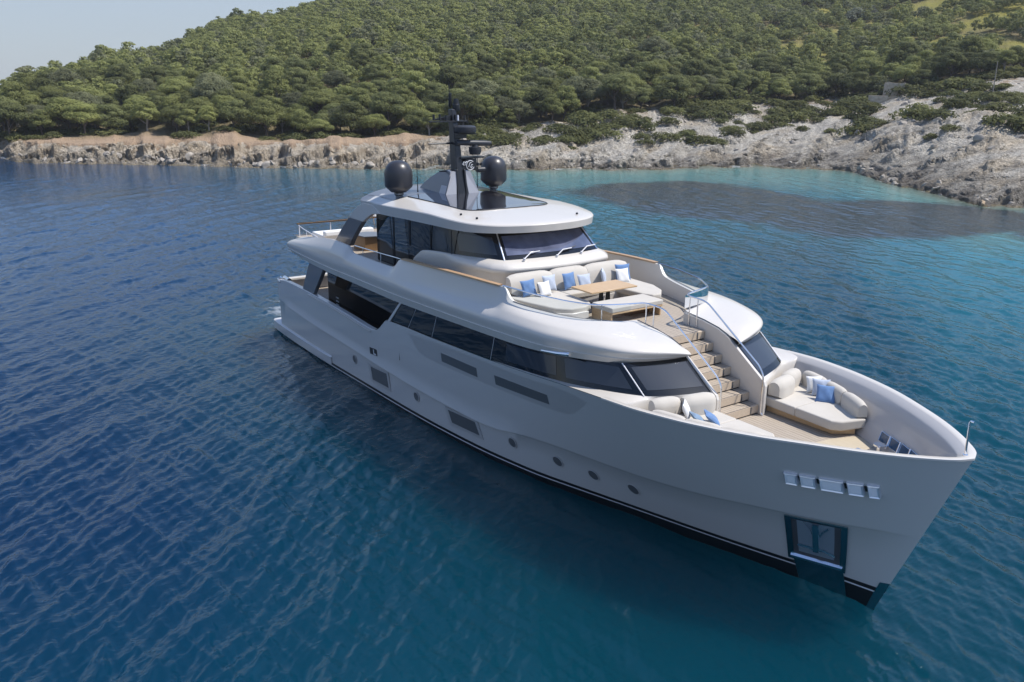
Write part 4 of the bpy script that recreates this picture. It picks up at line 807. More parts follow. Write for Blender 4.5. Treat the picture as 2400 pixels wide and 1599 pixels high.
# ------------------------------------------------------------------ cockpit: buttress, saloon glass, curtain
for sgn in (1, -1):
    MB().prism([(6.23, -3.93 * sgn, 4.66), (7.92, -3.93 * sgn, 4.6), (7.5, -3.93 * sgn, 4.15), (6.95, -3.93 * sgn, 3.6), (6.41, -3.93 * sgn, 3.06), (5.05, -3.93 * sgn, 3.06), (5.5, -3.93 * sgn, 3.7)], (0, .2 * sgn, 0)).obj("cockpit_buttress", GREY, yacht, False, bevel=.02)
m = MB()
for sgn in (1, -1): m.poly([(6.05, -3.0 * sgn, 2.2), (15.6, -3.0 * sgn, 2.2), (15.6, -3.0 * sgn, 4.62), (6.05, -3.0 * sgn, 4.62)])
m.poly([(6.05, -3.0, 2.2), (6.05, 3.0, 2.2), (6.05, 3.0, 4.62), (6.05, -3, 4.62)]); m.poly([(15.3, -3.9, 2.2), (15.3, -3.0, 2.2), (15.3, -3.0, 4.62), (15.3, -3.9, 4.62)]); m.poly([(15.3, 3.9, 2.2), (15.3, 3.0, 2.2), (15.3, 3.0, 4.62), (15.3, 3.9, 4.62)])
sg_ = m.obj("saloon_glass", GLASS, yacht, False)
m = MB()
for k in range(3): m.box((7.15, -3.01, 2.95 - .17 * k), (.30, .02, .06))
m.obj("saloon_louvre", PIN, sg_, False)
for y0 in (-2.9, -2.2): 
    P = [(5.85 + .06 * math.sin(k * 1.7), y0 + k * .07) for k in range(9)]; MB().grid([[(x, y, 2.25) for x, y in P], [(x, y, 4.2) for x, y in P]]).obj("cockpit_curtain", mat("curtain_fabric", (.25, .22, .25), .8) if y0 < -2.5 else bpy.data.materials["curtain_fabric"], yacht)
m = MB(); m.tube([(1.5, -3.75, 3.0), (1.35, -3.85, 2.9), (2.0, -3.97, 2.86)], .05, 8); m.obj("stern_fairlead", CHROME, yacht, True); MB().tube([(1.7, -3.6, 2.98), (2.6, -3.7, 3.0)], .13, 10).obj("stern_roller", CHROME, yacht)
for y in (-2.2, 2.2): MB().box((1.75, y, 2.9), (.35, 2.6, .14)).obj("transom_cap", WHITE, yacht, False, bevel=.03)
MB().poly([(1.52, -3.9, .5), (1.52, 3.9, .5), (1.6, 3.9, 2.85), (1.6, -3.9, 2.85)]).obj("transom", HULL, yacht, False)
# foredeck gear
for k, (x, y) in enumerate(((32.95, .55), (32.95, -.55))):
    m = MB(); m.lathe([(.001, .34), (.14, .34), (.2, .30), (.12, .22), (.12, .1), (.22, .04), (.24, -.02), (.001, -.02)], (x, y, 3.44), 18); m.box((x - .35, y, 3.55), (.3, .3, .26)); m.obj("windlass", CHROME, yacht, True, bevel=.02)
for x, y in ((32.7, 1.3), (32.7, -1.3), (33.3, .85), (33.3, -.85)): MB().lathe([(.001, .28), (.16, .28), (.16, .24), (.06, .22), (.06, 0), (.1, 0)], (x, y, 3.43), 14).obj("mooring_bollard", CHROME, yacht)
for x, y in ((30.6, -.62), (31.0, -1.3)):
    m = MB(); m.tube([(x - .16, y, 3.52), (x + .16, y + .05, 3.52)], .03, 6); m.tube([(x, y, 3.42), (x, y, 3.52)], .025, 6); m.obj("deck_cleat", CHROME, yacht)

for y in (.55, -.55): MB().tube([(32.95, y, 3.52), (33.5, y * .9, 3.50), (33.9, y * .75, 3.46)], [.03, .028, .03], 6).obj("anchor_chain", CHROME, yacht)
ROPE = mat("white_mooring_rope", (.66, .60, .48), .9)
MB().tube([(31.2 + .17 * math.cos(k * .7), -1.15 + .17 * math.sin(k * .7), 3.44 + .004 * k) for k in range(28)] + [(31.05, -1.28, 3.5), (30.9, -1.32, 3.53)], .02, 6).obj("mooring_rope", ROPE, yacht)
# ------------------------------------------------------------------ seating and tables
def slab(name, pts, z0, z1, mt, parent, bevel=.05, seg=3):
    o = MB().prism([(x, y, z0) for x, y in pts], (0, 0, z1 - z0)).obj(name, mt, parent, True, 50)
    m = o.modifiers.new('round', 'BEVEL'); m.width = bevel; m.segments = seg; m.limit_method = 'ANGLE'; m.angle_limit = R(40); return o
def rollcush(name, path, prof, mt, parent):
    """cushion with a D-shaped section (offset inward, height) swept along a plan path (x, y, nx, ny)"""
    rows = []; n = len(path)
    for i, (x, y, nx, ny, z) in enumerate(path):
        e = min(i, n - 1 - i); s = (.72, .93, 1)[min(e, 2)]
        cz = sum(h for _, h in prof) / len(prof); co = sum(o for o, _ in prof) / len(prof)
        rows.append([(x + nx * (co + (o - co) * s), y + ny * (co + (o - co) * s), z + (cz + (h - cz) * s)) for o, h in prof])
    m = MB(); m.grid(rows, True); m.poly(rows[0][::-1]); m.poly(rows[-1]); return m.obj(name, mt, parent, True, 60)
def arcprof(d, h, n=7):
    return [(0, 0), (d, 0)] + [(d * (.5 + .5 * math.cos(a)), h * (.55 + .45 * math.sin(a))) for a in np.linspace(0, math.pi, n)]
def fsofa(sgn, label, dz=0):
    t = empty("foredeck_sofa", (30.2, 2.2 * sgn, 3.42), label, "sofa", "curved sofas on the foredeck")
    f = lambda P: [(x, y * sgn) for x, y in P]
    slab("base", f([(28.98, 1.33), (31.18, 1.42), (31.55, 1.95), (30.6, 2.42), (29.6, 2.8), (28.7, 3.0)]), 3.43, 3.62 + dz, OAK, t, .01, 1)
    slab("seat_cushion", f([(28.93, 1.24), (30.05, 1.22), (30.05, 2.85), (28.6, 3.2)]), 3.62 + dz, 3.9 + dz, FAB, t, .045)
    slab("seat_cushion", f([(30.055, 1.22), (31.25, 1.2), (31.48, 1.4), (31.72, 2.15), (30.9, 2.55), (30.055, 2.9)]), 3.62 + dz, 3.9 + dz, FAB, t, .045)
    rollcush("bolster", [(28.96 - .2 * (y - 1.26), y * sgn, .98, .19 * sgn, 3.88 + dz) for y in np.linspace(1.26, 2.2, 9)], arcprof(.50, .56), FAB, t)
    rollcush("bolster", [(28.62 - .25 * (y - 2.22), y * sgn, .97, .2 * sgn, 3.88 + dz) for y in np.linspace(2.22, 3.0, 8)], arcprof(.46, .52), FAB, t)
    bp_ = spline([(28.9, 3.38), (29.8, 3.12), (30.6, 2.82), (31.3, 2.48), (31.75, 2.2)], 26)
    for a, b in ((0, 8), (8, 16), (16, 25)):
        P = []
        for i in np.linspace(a + .2, b - .1, 9):
            p = bp_[int(i)] + (bp_[min(int(i) + 1, 25)] - bp_[int(i)]) * (i - int(i)); d = bp_[min(int(i) + 1, 25)] - bp_[max(int(i) - 1, 0)]; d /= np.linalg.norm(d); P.append((p[0], p[1] * sgn, d[1], -d[0] * sgn, 3.86 + dz * .4))
        rollcush("back_cushion", P, arcprof(.36, .50), FAB, t)
    return t
fsofa(1, "foredeck sofa on the far side, seat and wood plinth fully in view beside the stair")
fsofa(-1, "foredeck sofa on the near side, half hidden behind the bow rail below the front window", .2)
t = empty("lounge_sofa", (21.8, 0, 5.42), "wide U-shaped pale grey sofa under the wheelhouse windscreen with three tall back cushions", "sofa")
slab("seat_base", [(21.0, -2.5), (21.0, 2.45), (22.7, 2.45), (23.3, 1.9), (23.2, 1.6), (22.15, 1.45), (22.05, -1.0), (23.1, -1.0), (23.45, -1.4), (23.3, -2.1), (22.3, -2.5)], 5.43, 5.68, FABD, t, .02, 1)
slab("seat_cushion", [(20.95, -2.78), (20.95, -.80), (23.18, -.82), (23.5, -1.0), (23.72, -1.4), (23.72, -1.95), (23.4, -2.35), (22.4, -2.62), (21.6, -2.78)], 5.66, 5.88, FAB, t, .05)
slab("seat_cushion", [(20.95, -.79), (20.95, .62), (22.12, .62), (22.12, -.79)], 5.66, 5.88, FAB, t, .05)
slab("seat_cushion", [(20.95, .63), (20.95, 2.7), (22.6, 2.64), (23.3, 2.35), (23.75, 1.9), (23.72, 1.55), (23.4, 1.38), (22.12, 1.3), (22.12, .63)], 5.66, 5.88, FAB, t, .05)
for y0, y1 in ((-2.66, -.87), (-.86, .66), (.67, 2.55)):
    rollcush("back_cushion", [(20.92, y, 1, 0, 5.85) for y in np.linspace(y0, y1, 10)], [(0, 0), (.52, 0), (.48, .25), (.42, .48), (.34, .62), (.22, .70), (.08, .71), (0, .68)], FAB, t)
slab("side_shell", [(20.95, -2.84), (23.4, -2.44), (23.78, -1.95), (23.78, -1.3), (23.70, -1.3), (23.70, -1.92), (23.36, -2.36), (22.4, -2.64), (20.95, -2.79)], 5.5, 5.72, CREAM, t, .01, 1)
t = empty("dining_table", (22.9, .06, 5.42), "rectangular oak table standing in front of the U-shaped lounge sofa", "table")
slab("table_top", [(22.33, -.92), (23.43, -.92), (23.43, 1.08), (22.33, 1.08)], 6.15, 6.20, OAK, t, .008, 1)
for y in (-.08, .22):
    MB().prism([(22.75, y, 5.43), (23.0, y, 5.43), (22.93, y, 6.15), (22.83, y, 6.15)], (0, .07, 0)).obj("table_leg", BLACK, t, False, bevel=.008)
MB().box((22.88, .1, 5.45), (.45, .75, .05)).obj("table_foot", WALN, t, False, bevel=.01)
t = empty("bench", (24.15, 0.05, 5.42), "long backless bench with grey cushion and wooden frame at the head of the stair", "bench")
slab("bench_cushion", [(23.62, -1.06), (24.62, -1.06), (24.62, 1.16), (23.62, 1.16)], 5.78, 5.95, FAB, t, .035)
slab("frame_top", [(23.62, -1.04), (24.62, -1.04), (24.62, 1.14), (23.62, 1.14)], 5.73, 5.78, OAK, t, .006, 1)
for y in (-1.02, 1.08): MB().box((24.1, y, 5.575), (.96, .05, .3)).obj("side_panel", OAK, t, False, bevel=.005)
MB().box((24.05, .03, 5.56), (.1, 2.0, .26)).obj("stretcher", WALN, t, False)
def pillow(mt, c, yaw, pitch, label, s=.5, th=.17, roll=0, group=None):
    n = 15; g = np.linspace(-1, 1, n); m = MB()
    for sd in (1, -1):
        rows = []
        for u in g:
            r = []
            for v in g:
                e = max((1 - u * u) * (1 - v * v), 0) ** .42; k = 1 - .07 * (1 - abs(u) ** 2) * abs(v) ** 3 * 0; 
                x = s / 2 * u * (1 - .10 * (1 - v * v) * abs(u)); y = s / 2 * v * (1 - .10 * (1 - u * u) * abs(v)); wr = .008 * math.sin(5 * u + 3 * v * sd)
                r.append((sd * (th / 2 * e + wr * e), x, y))
            rows.append(r if sd == 1 else r[::-1])
        m.grid(rows)
    o = m.obj("pillow", mt, None, True, 70); o.location = c; o.rotation_euler = (roll, -pitch, yaw); return tag(o, label, "pillow", group)
G1 = "scatter pillows on the lounge sofa"; G2 = "scatter pillows on the far foredeck sofa"; G3 = "scatter pillows on the near foredeck sofa"
pillow(BLUE, (21.62, -2.16, 6.17), -.1, .34, "blue pillow at the near end of the lounge sofa, tucked behind a white one", .56, group=G1, roll=.08)
pillow(WCUSH, (21.86, -1.66, 6.12), .12, .38, "white pillow leaning in front of the nearest blue pillow on the lounge sofa", .52, group=G1)
pillow(LBLUE, (21.55, -1.24, 6.21), .0, .28, "pale grey-blue pillow behind the white one at the first cushion joint", .56, group=G1)
pillow(BLUE, (21.60, -.42, 6.2), .12, .3, "upright blue pillow in the middle of the lounge sofa", .58, group=G1)
pillow(LBLUE, (21.80, .10, 6.15), -.1, .42, "pale blue pillow in the middle of the lounge sofa behind the table corner", .54, group=G1)
pillow(LBLUE, (21.60, 1.12, 6.18), .85, .25, "grey-blue pillow turned edge-on at the far cushion joint", .54, group=G1)
pillow(BLUE, (21.58, 2.05, 6.22), -.25, .3, "blue pillow at the far end of the lounge sofa, mostly hidden by a white one", .60, group=G1)
pillow(WCUSH, (21.82, 1.84, 6.16), -.15, .40, "white pillow leaning on the last blue pillow at the far end of the lounge sofa", .54, group=G1)
pillow(WCUSH, (29.55, 2.72, 4.16), -.55, .3, "white pillow in the corner of the far foredeck sofa", .5, group=G2)
pillow(LBLUE, (29.83, 2.66, 4.15), -.85, .36, "pale blue pillow between a white and a blue one on the far foredeck sofa", .52, group=G2)
pillow(BLUE, (30.18, 2.42, 4.10), -1.0, .62, "big blue pillow slumped at the front of the far foredeck sofa", .56, group=G2)
pillow(WCUSH, (29.35, -2.45, 4.38), .7, .35, "white pillow in the corner of the near foredeck sofa", .48, group=G3)
pillow(GBLUE, (29.75, -2.4, 4.25), 1.1, .95, "slate blue pillow lying low against the near bow rail", .48, group=G3)
pillow(BLUE, (29.9, -2.05, 4.25), .9, .9, "blue pillow lying on the seat of the near foredeck sofa", .5, group=G3)
t = empty("bar_cabinet", (8.6, -1.7, 5.42), "wooden bar cabinet with dark top under the hardtop arch on the upper deck", "cabinet")
MB().prism([(8.1, -2.45, 5.43), (9.0, -2.3, 5.43), (9.3, -1.4, 5.43), (8.3, -1.2, 5.43), (7.9, -1.7, 5.43)], (0, 0, .62)).obj("cabinet_body", wood("honey_panel", (.36, .22, .11), (.29, .17, .08), .4), t, False, bevel=.01)
MB().prism([(8.02, -2.53, 6.05), (9.06, -2.36, 6.05), (9.36, -1.36, 6.05), (8.25, -1.12, 6.05), (7.8, -1.7, 6.05)], (0, 0, .05)).obj("cabinet_top", GREY, t, False, bevel=.008)
t = empty("sun_couch", (5.4, -1.6, 5.42), "low white couch at the after end of the upper deck behind the arch", "couch")
slab("seat_cushion", [(4.6, -3.1), (6.2, -3.1), (6.2, -.6), (4.6, -.6)], 5.5, 5.78, WCUSH, t, .06); slab("backrest", [(6.0, -3.1), (6.35, -3.1), (6.35, -.6), (6.0, -.6)], 5.75, 6.0, WCUSH, t, .06); slab("couch_base", [(4.7, -3.0), (6.2, -3.0), (6.2, -.7), (4.7, -.7)], 5.43, 5.5, CREAM, t, .01, 1)
t = empty("ensign_flag", (3.2, .9, 5.42), "blue and white striped ensign hanging on its staff at the stern rail", "flag")
MB().tube([(3.25, .9, 5.45), (2.9, .9, 6.9)], .02, 6).obj("flag_staff", TEAK, t)
for k in range(5):
    P = [(3.02 - .03 * j + .07 * math.sin(j * .9), .93 + .09 * j) for j in range(9)]
    MB().grid([[(x, y, 6.55 - .13 * k - .03 * j) for j, (x, y) in enumerate(P)], [(x, y, 6.42 - .13 * k - .03 * j) for j, (x, y) in enumerate(P)]]).obj("flag_stripe", BLUE if k % 2 == 0 else WCUSH, t)
# ------------------------------------------------------------------ trees
def leafmat(name, c1, c2, tr=.42):
    m = bpy.data.materials.new(name); m.use_nodes = True; tt = m.node_tree; b = tt.nodes['Principled BSDF']; b.inputs['Roughness'].default_value = .8; b.inputs['Specular IOR Level'].default_value = .2
    oi = node(tt, 'ShaderNodeObjectInfo'); ge = node(tt, 'ShaderNodeNewGeometry'); n = node(tt, 'ShaderNodeTexNoise'); n.inputs['Scale'].default_value = .22; n.inputs['Detail'].default_value = 3; tt.links.new(ge.outputs['Position'], n.inputs['Vector'])
    rp = node(tt, 'ShaderNodeMapRange'); rp.inputs[1].default_value = .36; rp.inputs[2].default_value = .64; tt.links.new(n.outputs[0], rp.inputs[0])
    mx = node(tt, 'ShaderNodeMix', data_type='RGBA'); mx.inputs[6].default_value = (*c1, 1); mx.inputs[7].default_value = (*c2, 1); tt.links.new(rp.outputs[0], mx.inputs[0])
    hs = node(tt, 'ShaderNodeHueSaturation'); ad = node(tt, 'ShaderNodeMapRange'); ad.inputs[3].default_value = .68; ad.inputs[4].default_value = 1.3; tt.links.new(oi.outputs['Random'], ad.inputs[0]); tt.links.new(ad.outputs[0], hs.inputs['Value']); tt.links.new(mx.outputs[2], hs.inputs['Color'])
    tt.links.new(hs.outputs[0], b.inputs['Base Color'])
    ts = node(tt, 'ShaderNodeBsdfTranslucent'); tt.links.new(hs.outputs[0], ts.inputs[0]); ms = node(tt, 'ShaderNodeMixShader'); ms.inputs[0].default_value = tr
    tt.links.new(b.outputs[0], ms.inputs[1]); tt.links.new(ts.outputs[0], ms.inputs[2]); tt.links.new(ms.outputs[0], tt.nodes['Material Output'].inputs[0]); return m
PINE = [leafmat("pine_foliage", (.265, .28, .098), (.20, .215, .078)), leafmat("pine_foliage_dark", (.19, .203, .080), (.14, .155, .062)), leafmat("olive_foliage", (.22, .225, .12), (.15, .16, .085))]
SHRUB = leafmat("shrub_foliage", (.155, .160, .058), (.105, .115, .045)); PALE = leafmat("pale_shrub_foliage", (.21, .225, .165), (.15, .165, .12))
BARK = mat("pine_bark", (.115, .088, .068), .9, var=.4, vscale=4); DRY = mat("dry_branch", (.30, .27, .235), .9)
def leaves(rg, clumps, per, size, up=.35, flat=1.0):
    """small needle tufts scattered over the skin of foliage clumps -> (V, Q)"""
    Vs = []
    for (cx, cy, cz, r, h) in clumps:
        n = int(per * (r ** 1.6)); v = rg.normal(size=(n, 3)); v[:, 2] = v[:, 2] * .9 + up; v /= np.linalg.norm(v, axis=1)[:, None]
        rad = rg.uniform(.72, 1.08, (n, 1)); lump = 1 + .13 * np.sin(v[:, :1] * 7 + cx * 3) * np.cos(v[:, 1:2] * 6 + cy * 3)
        P = v * rad * lump * np.array([r, r, h]) + np.array([cx, cy, cz])
        N = v + rg.normal(0, .27, (n, 3)); N[:, 2] += .35; N /= np.linalg.norm(N, axis=1)[:, None]
        a = np.cross(N, rg.normal(size=(n, 3))); a /= np.linalg.norm(a, axis=1)[:, None] + 1e-9; b = np.cross(N, a); s = (size * rg.uniform(.55, 1.25, (n, 1)))
        Vs.append(np.stack([P - a * s - b * s * .5, P + a * s * .9 - b * s * .6, P + a * s + b * s * .55, P - a * s * .8 + b * s * .5], 1))
    V = np.concatenate(Vs); return V.reshape(-1, 3), np.arange(len(V) * 4).reshape(-1, 4)
def clumpset(rg, k, Rr, h0, h1, dome=.8):
    out = []
    for i in range(k):
        a = i * 2.399 + rg.uniform(-.4, .4); q = math.sqrt((i + .3) / k); x, y = Rr * q * math.cos(a) * .85, Rr * q * math.sin(a) * .85
        z = h0 + (h1 - h0) * (1 - dome * q * q) * rg.uniform(.75, 1.0); r = Rr * rg.uniform(.34, .52); out.append((x, y, z - r * .25, r * rg.uniform(.9, 1.2), r * rg.uniform(.42, .68)))
    for i in range(k // 2):
        a = rg.uniform(0, 6.28); q = rg.uniform(.35, .9); r = Rr * rg.uniform(.24, .36); out.append((Rr * q * math.cos(a), Rr * q * math.sin(a), h0 + (h1 - h0) * rg.uniform(.05, .45), r, r * .7))
    return out
def limb(m, a, b, r0, r1, bend=.15, rg=RNG):
    a, b = Vector(a), Vector(b); mid = (a + b) / 2 + Vector((rg.uniform(-1, 1), rg.uniform(-1, 1), rg.uniform(-.3, .6))) * (b - a).length * bend
    m.tube([a, a.lerp(mid, .6), mid, mid.lerp(b, .6), b], [r0, r0 * .85 + r1 * .15, (r0 + r1) / 2, r0 * .25 + r1 * .75, r1], 6, False)
TREES = []
for k in range(8):
    rg = np.random.default_rng(100 + k); Rr = (2.7, 3.0, 2.4, 2.9, 2.2, 3.2, 2.6, 2.5)[k]; H = (6.2, 5.6, 6.6, 6.0, 5.6, 5.4, 6.8, 5.8)[k]; low = (2.0, 1.5, 2.3, 1.2, 1.4, 1.7, 2.6, 1.0)[k]
    cl = clumpset(rg, 14, Rr, low + .4, H - .4, (.8, .55, .9, .7, .85, .6, .8, .7)[k])
    V, Q_ = leaves(rg, cl, 360, .105)
    m = MB(); lean = (rg.uniform(-.5, .5), rg.uniform(-.5, .5), low + 1.2)
    m.tube([(0, 0, -.6), (lean[0] * .25, lean[1] * .25, low * .5), lean, (lean[0] * .8, lean[1] * .8, H * .72)], [.22, .17, .12, .05], 7, False)
    for c in cl[:12:2] + cl[12:15]: limb(m, (lean[0] * .7, lean[1] * .7, rg.uniform(low * .55, low + .9)), (c[0] * .9, c[1] * .9, c[2]), .085, .03, .15, rg)
    cm = fastmesh("pine_crown", V, Q_, PINE[(0, 0, 0, 1, 0, 2, 1, 0)[k]])
    tr_ = bpy.data.meshes.new("pine_trunk"); tr_.from_pydata(m.V, [], m.F); tr_.materials.append(DRY if k in (2, 5) else BARK)
    TREES.append((cm, tr_, Rr, H))
# far trees: same build, fewer and larger tufts
FAR = []
for k in range(6):
    rg = np.random.default_rng(200 + k); Rr = (2.6, 2.9, 2.3, 2.8, 2.4, 3.1)[k]; H = (6.0, 5.4, 6.4, 5.8, 5.6, 5.2)[k]
    FAR.append(leaves(rg, clumpset(rg, 9, Rr, 1.2, H - .4, .75), 36, .27)[0])
def place(az, d):
    x, y, z, _, fd = terrain(np.array([az]), np.array([d])); return float(x[0]), float(y[0]), float(z[0])
rg = np.random.default_rng(77); pts = []; cell = {}
def ok(x, y, rad):
    c = (int(x // 6), int(y // 6))
    for i in range(-1, 2):
        for j in range(-1, 2):
            for q in cell.get((c[0] + i, c[1] + j), ()):
                if (q[0] - x) ** 2 + (q[1] - y) ** 2 < (rad * .5 + q[2] * .5) ** 2: return False
    cell.setdefault(c, []).append((x, y, rad)); return True
NC = 110000
caz = rg.uniform(104, 190, NC); cr = np.sqrt(rg.uniform(150**2, 560**2, NC)); cd_ = cr - shore(caz); fd_ = forest_d(caz)
okm = (cd_ > fd_) & (cd_ < 440); caz, cd_, fd_ = caz[okm], cd_[okm], fd_[okm]
cx, cy, cz, _, _ = terrain(caz, cd_); cg = clear_w(caz, cd_)
lwt = left_w(caz); thin = rg.uniform(0, 1, len(caz))
order = np.argsort(cd_)
for i in order:
    d = cd_[i]; edge = d - fd_[i]
    if 121.4 < caz[i] < 123.0 and d < 64: continue
    if cg[i] > .35 and thin[i] > .10: continue
    sparse = np.clip((140 - caz[i]) / 12, 0, 1)
    if thin[i] < .30 * sparse * (fbm(cx[i] * .04, cy[i] * .04, 2, 61) > .5): continue
    sc = rg.uniform(.75, 1.35) if edge < 22 else rg.uniform(.55, 1.15)
    if sparse > .5: sc *= .9
    rad = 3.55 * sc + (.3 if edge < 10 else 0)
    if not ok(cx[i], cy[i], rad): continue
    pts.append((caz[i], d, cx[i], cy[i], cz[i], sc, edge))
inview = [p for p in pts if 113 < p[0] < 178]
inview.sort(key=lambda p: (math.hypot(p[2] - CAM[0], p[3] - CAM[1]) + 1.0 * max(p[6], 0)) / p[5])
near = inview[:290]; nearset = set(id(p) for p in near); far = [p for p in pts if id(p) not in nearset]
print("trees", len(pts), "near", len(near), "far", len(far))
def zone(az): return "at the far left" if az > 166 else "above the sandy cliff" if az > 154 else "behind the mast" if az > 141 else "above the bay" if az > 128 else "near the hut" if az > 119 else "at the far right"
KIND = ["rounded bright green pine", "broad bright green pine", "tall pale-limbed pine", "low dark green pine", "small bright green pine", "grey-olive spreading tree", "tall dark green pine", "bushy green pine reaching the ground"]
for i, p in enumerate(near):
    k = int(rg.integers(0, 8))
    if p[0] < 140 and rg.uniform() < .35: k = (3, 6)[int(rg.integers(0, 2))]
    row = "at the wood's front edge" if p[6] < 7 else "just inside the wood" if p[6] < 18 else "deep in the wood"
    cm, tm, Rr, H = TREES[k]; lab = f"{KIND[k]} {row} {zone(p[0])}"
    t = empty("pine_tree", (p[2], p[3], p[4] - .1), lab, "tree", lab.replace("pine ", "pines ").replace("tree ", "trees "))
    a = rg.uniform(0, 6.28); s = p[5]
    for nm, me in (("crown", cm), ("trunk", tm)):
        o = bpy.data.objects.new(nm, me); COL.objects.link(o); o.parent = t; o.rotation_euler = (0, 0, a); o.scale = (s, s, s * rg.uniform(.9, 1.1) if nm == "crown" else s)
VV = [[], [], []]
for p in far:
    V = FAR[int(rg.integers(0, 6))]; a = rg.uniform(0, 6.28); s = p[5] * 1.04; c_, s_ = math.cos(a), math.sin(a)
    W = np.stack([(V[:, 0] * c_ - V[:, 1] * s_) * s + p[2], (V[:, 0] * s_ + V[:, 1] * c_) * s + p[3], V[:, 2] * s * rg.uniform(.85, 1.12) + p[4] - .2], 1)
    r_ = rg.uniform(); kk = 0 if r_ < .62 else 1 if r_ < .85 else 2
    if p[0] < 142: kk = 0 if r_ < .34 else 1 if r_ < .86 else 2
    VV[kk].append(W)
allV = np.concatenate([np.concatenate(v) for v in VV]); nq = [sum(len(w) for w in v) // 4 for v in VV]
me = fastmesh("far_wood", allV, np.arange(len(allV)).reshape(-1, 4), PINE[0]); me.materials.append(PINE[1]); me.materials.append(PINE[2])
me.polygons.foreach_set('material_index', np.concatenate([np.full(n, i, dtype=np.int32) for i, n in enumerate(nq)]))
o = bpy.data.objects.new("hillside_wood", me); COL.objects.link(o); tag(o, "dense pine wood covering the upper hillside beyond the nearer trees", "wood", kind='stuff')
# ------------------------------------------------------------------ shrubs
SH_M = []
for k in range(4):
    rg2 = np.random.default_rng(300 + k); Rr = (1.5, 1.9, 1.2, 1.7)[k]; V, Q_ = leaves(rg2, clumpset(rg2, 9, Rr, .1, (1.1, .9, 1.0, 1.3)[k], .75), 120, .12, .5); SH_M.append(fastmesh("shrub_foliage", V, Q_, SHRUB))
V, Q_ = leaves(np.random.default_rng(310), clumpset(np.random.default_rng(310), 12, 2.6, .6, 3.2, .8), 110, .17); PALEM = fastmesh("pale_foliage", V, Q_, PALE)
used = []
def shrub(az, d, s, k, lab, grp, sx=1.0, sz=1.0, me_=None):
    x, y, z = place(az, d); o = bpy.data.objects.new("shrub", me_ or SH_M[k]); COL.objects.link(o); o.location = (x, y, z - .12); o.rotation_euler = (0, 0, rg.uniform(0, 6.28)); o.scale = (s * sx, s, s * sz); tag(o, lab, "shrub", grp)
for i in range(70):     # along the wood edge over the sandy ledge
    az = rg.uniform(150, 176); d = float(forest_d(np.array(az))) - rg.uniform(-7, 5.0); s = rg.uniform(.7, 1.6)
    pos = "left" if az > 166 else "middle" if az > 158 else "right"; sz = "low wide" if s < 1 else "big dense"
    shrub(az, d, s, int(rg.integers(0, 4)), f"{sz} shrub on the inner edge of the sandy ledge, {pos} part", f"{sz} shrubs, {pos} part of the sandy ledge", rg.uniform(1, 1.6), rg.uniform(.6, 1.0))
n = 0
while n < 228:          # scattered over the rocky slope
    az = rg.uniform(113, 150); d = rg.uniform(14, 95); fd = float(forest_d(np.array(az)))
    if 121.2 < az < 123.2 and 36 < d < 62: continue
    if d > fd + 4 or d < fd * .33 or rg.uniform() > (d / fd) ** 1.3: continue
    s = rg.uniform(.6, 1.3) + 1.1 * rg.uniform() ** 3; n += 1; z_ = zone(az); sz = "small low" if s < .6 else "mid-sized" if s < .9 else "large spreading"; hi = "high on the rocks" if d > fd * .72 else "low on the rocks"
    shrub(az, d, s, int(rg.integers(0, 4)), f"{sz} green shrub {hi} {z_}", f"{sz} shrubs {hi} {z_}", rg.uniform(1, 1.6), rg.uniform(.7, 1.1))
for az, d, s in ((124.9, 171, 1.5), (124.2, 182, 1.3)): shrub(az, d, s, 0, "pale silvery round bush in a clearing high on the right slope, " + ("lower one" if d < 175 else "upper one"), "pale silvery bushes", me_=PALEM)
# ------------------------------------------------------------------ boulders
ROCK = mat("boulder_limestone", (.39, .35, .295), .95, c2=(.24, .215, .185), vscale=1.3, bump=1, bscale=2.2)
BO = []
for k in range(6):
    bm = bmesh.new(); bmesh.ops.create_icosphere(bm, subdivisions=3, radius=1); rg3 = np.random.default_rng(400 + k)
    for c_ in range(9):
        nrm = Vector(rg3.normal(size=3)).normalized(); dist = rg3.uniform(.42, .8)
        for v in bm.verts:
            q = v.co.dot(nrm) - dist
            if q > 0: v.co -= nrm * q * .93
    for v in bm.verts: v.co *= 1 + .10 * (float(fbm(np.array(v.co.x * 2.5 + k * 9), np.array(v.co.y * 2.5 + v.co.z * 1.9), 3)) - .5)
    me = bpy.data.meshes.new("boulder"); bm.to_mesh(me); bm.free(); me.materials.append(ROCK); BO.append(me)
n = 0
while n < 290:
    az = rg.uniform(112, 177.5); lw = float(left_w(np.array(az)))
    if lw > .5: d = abs(rg.normal(.2, 1.6)) + .1; s = .22 + .6 * rg.uniform() ** 2; wh_ = "at the foot of the sandy cliff"
    else:
        if rg.uniform() < .45: d = abs(rg.normal(0, 2.2)) + .2; s = rg.uniform(.2, .6); wh_ = "at the water's edge of the rock slabs"
        else: d = rg.uniform(8, float(forest_d(np.array(az)))); s = rg.uniform(.25, .8); wh_ = "up among the shrubs of the rocky slope"
    n += 1; x, y, z = place(az, d); o = bpy.data.objects.new("boulder", BO[int(rg.integers(0, 6))]); COL.objects.link(o)
    o.location = (x, y, z - s * .05); o.rotation_euler = (rg.uniform(0, 6.28), rg.uniform(-.5, .5), rg.uniform(0, 6.28)); o.scale = (s * rg.uniform(.9, 1.5), s, s * rg.uniform(.55, .9))
    sz = "small" if s < .5 else "large"; z2 = "far left" if az > 166 else "left of the mast" if az > 150 else "behind the mast" if az > 141 else "in the bay" if az > 126 else "on the right"
    tag(o, f"{sz} pale boulder {wh_}, {z2}", "boulder", f"{sz} boulders {wh_}, {z2}")
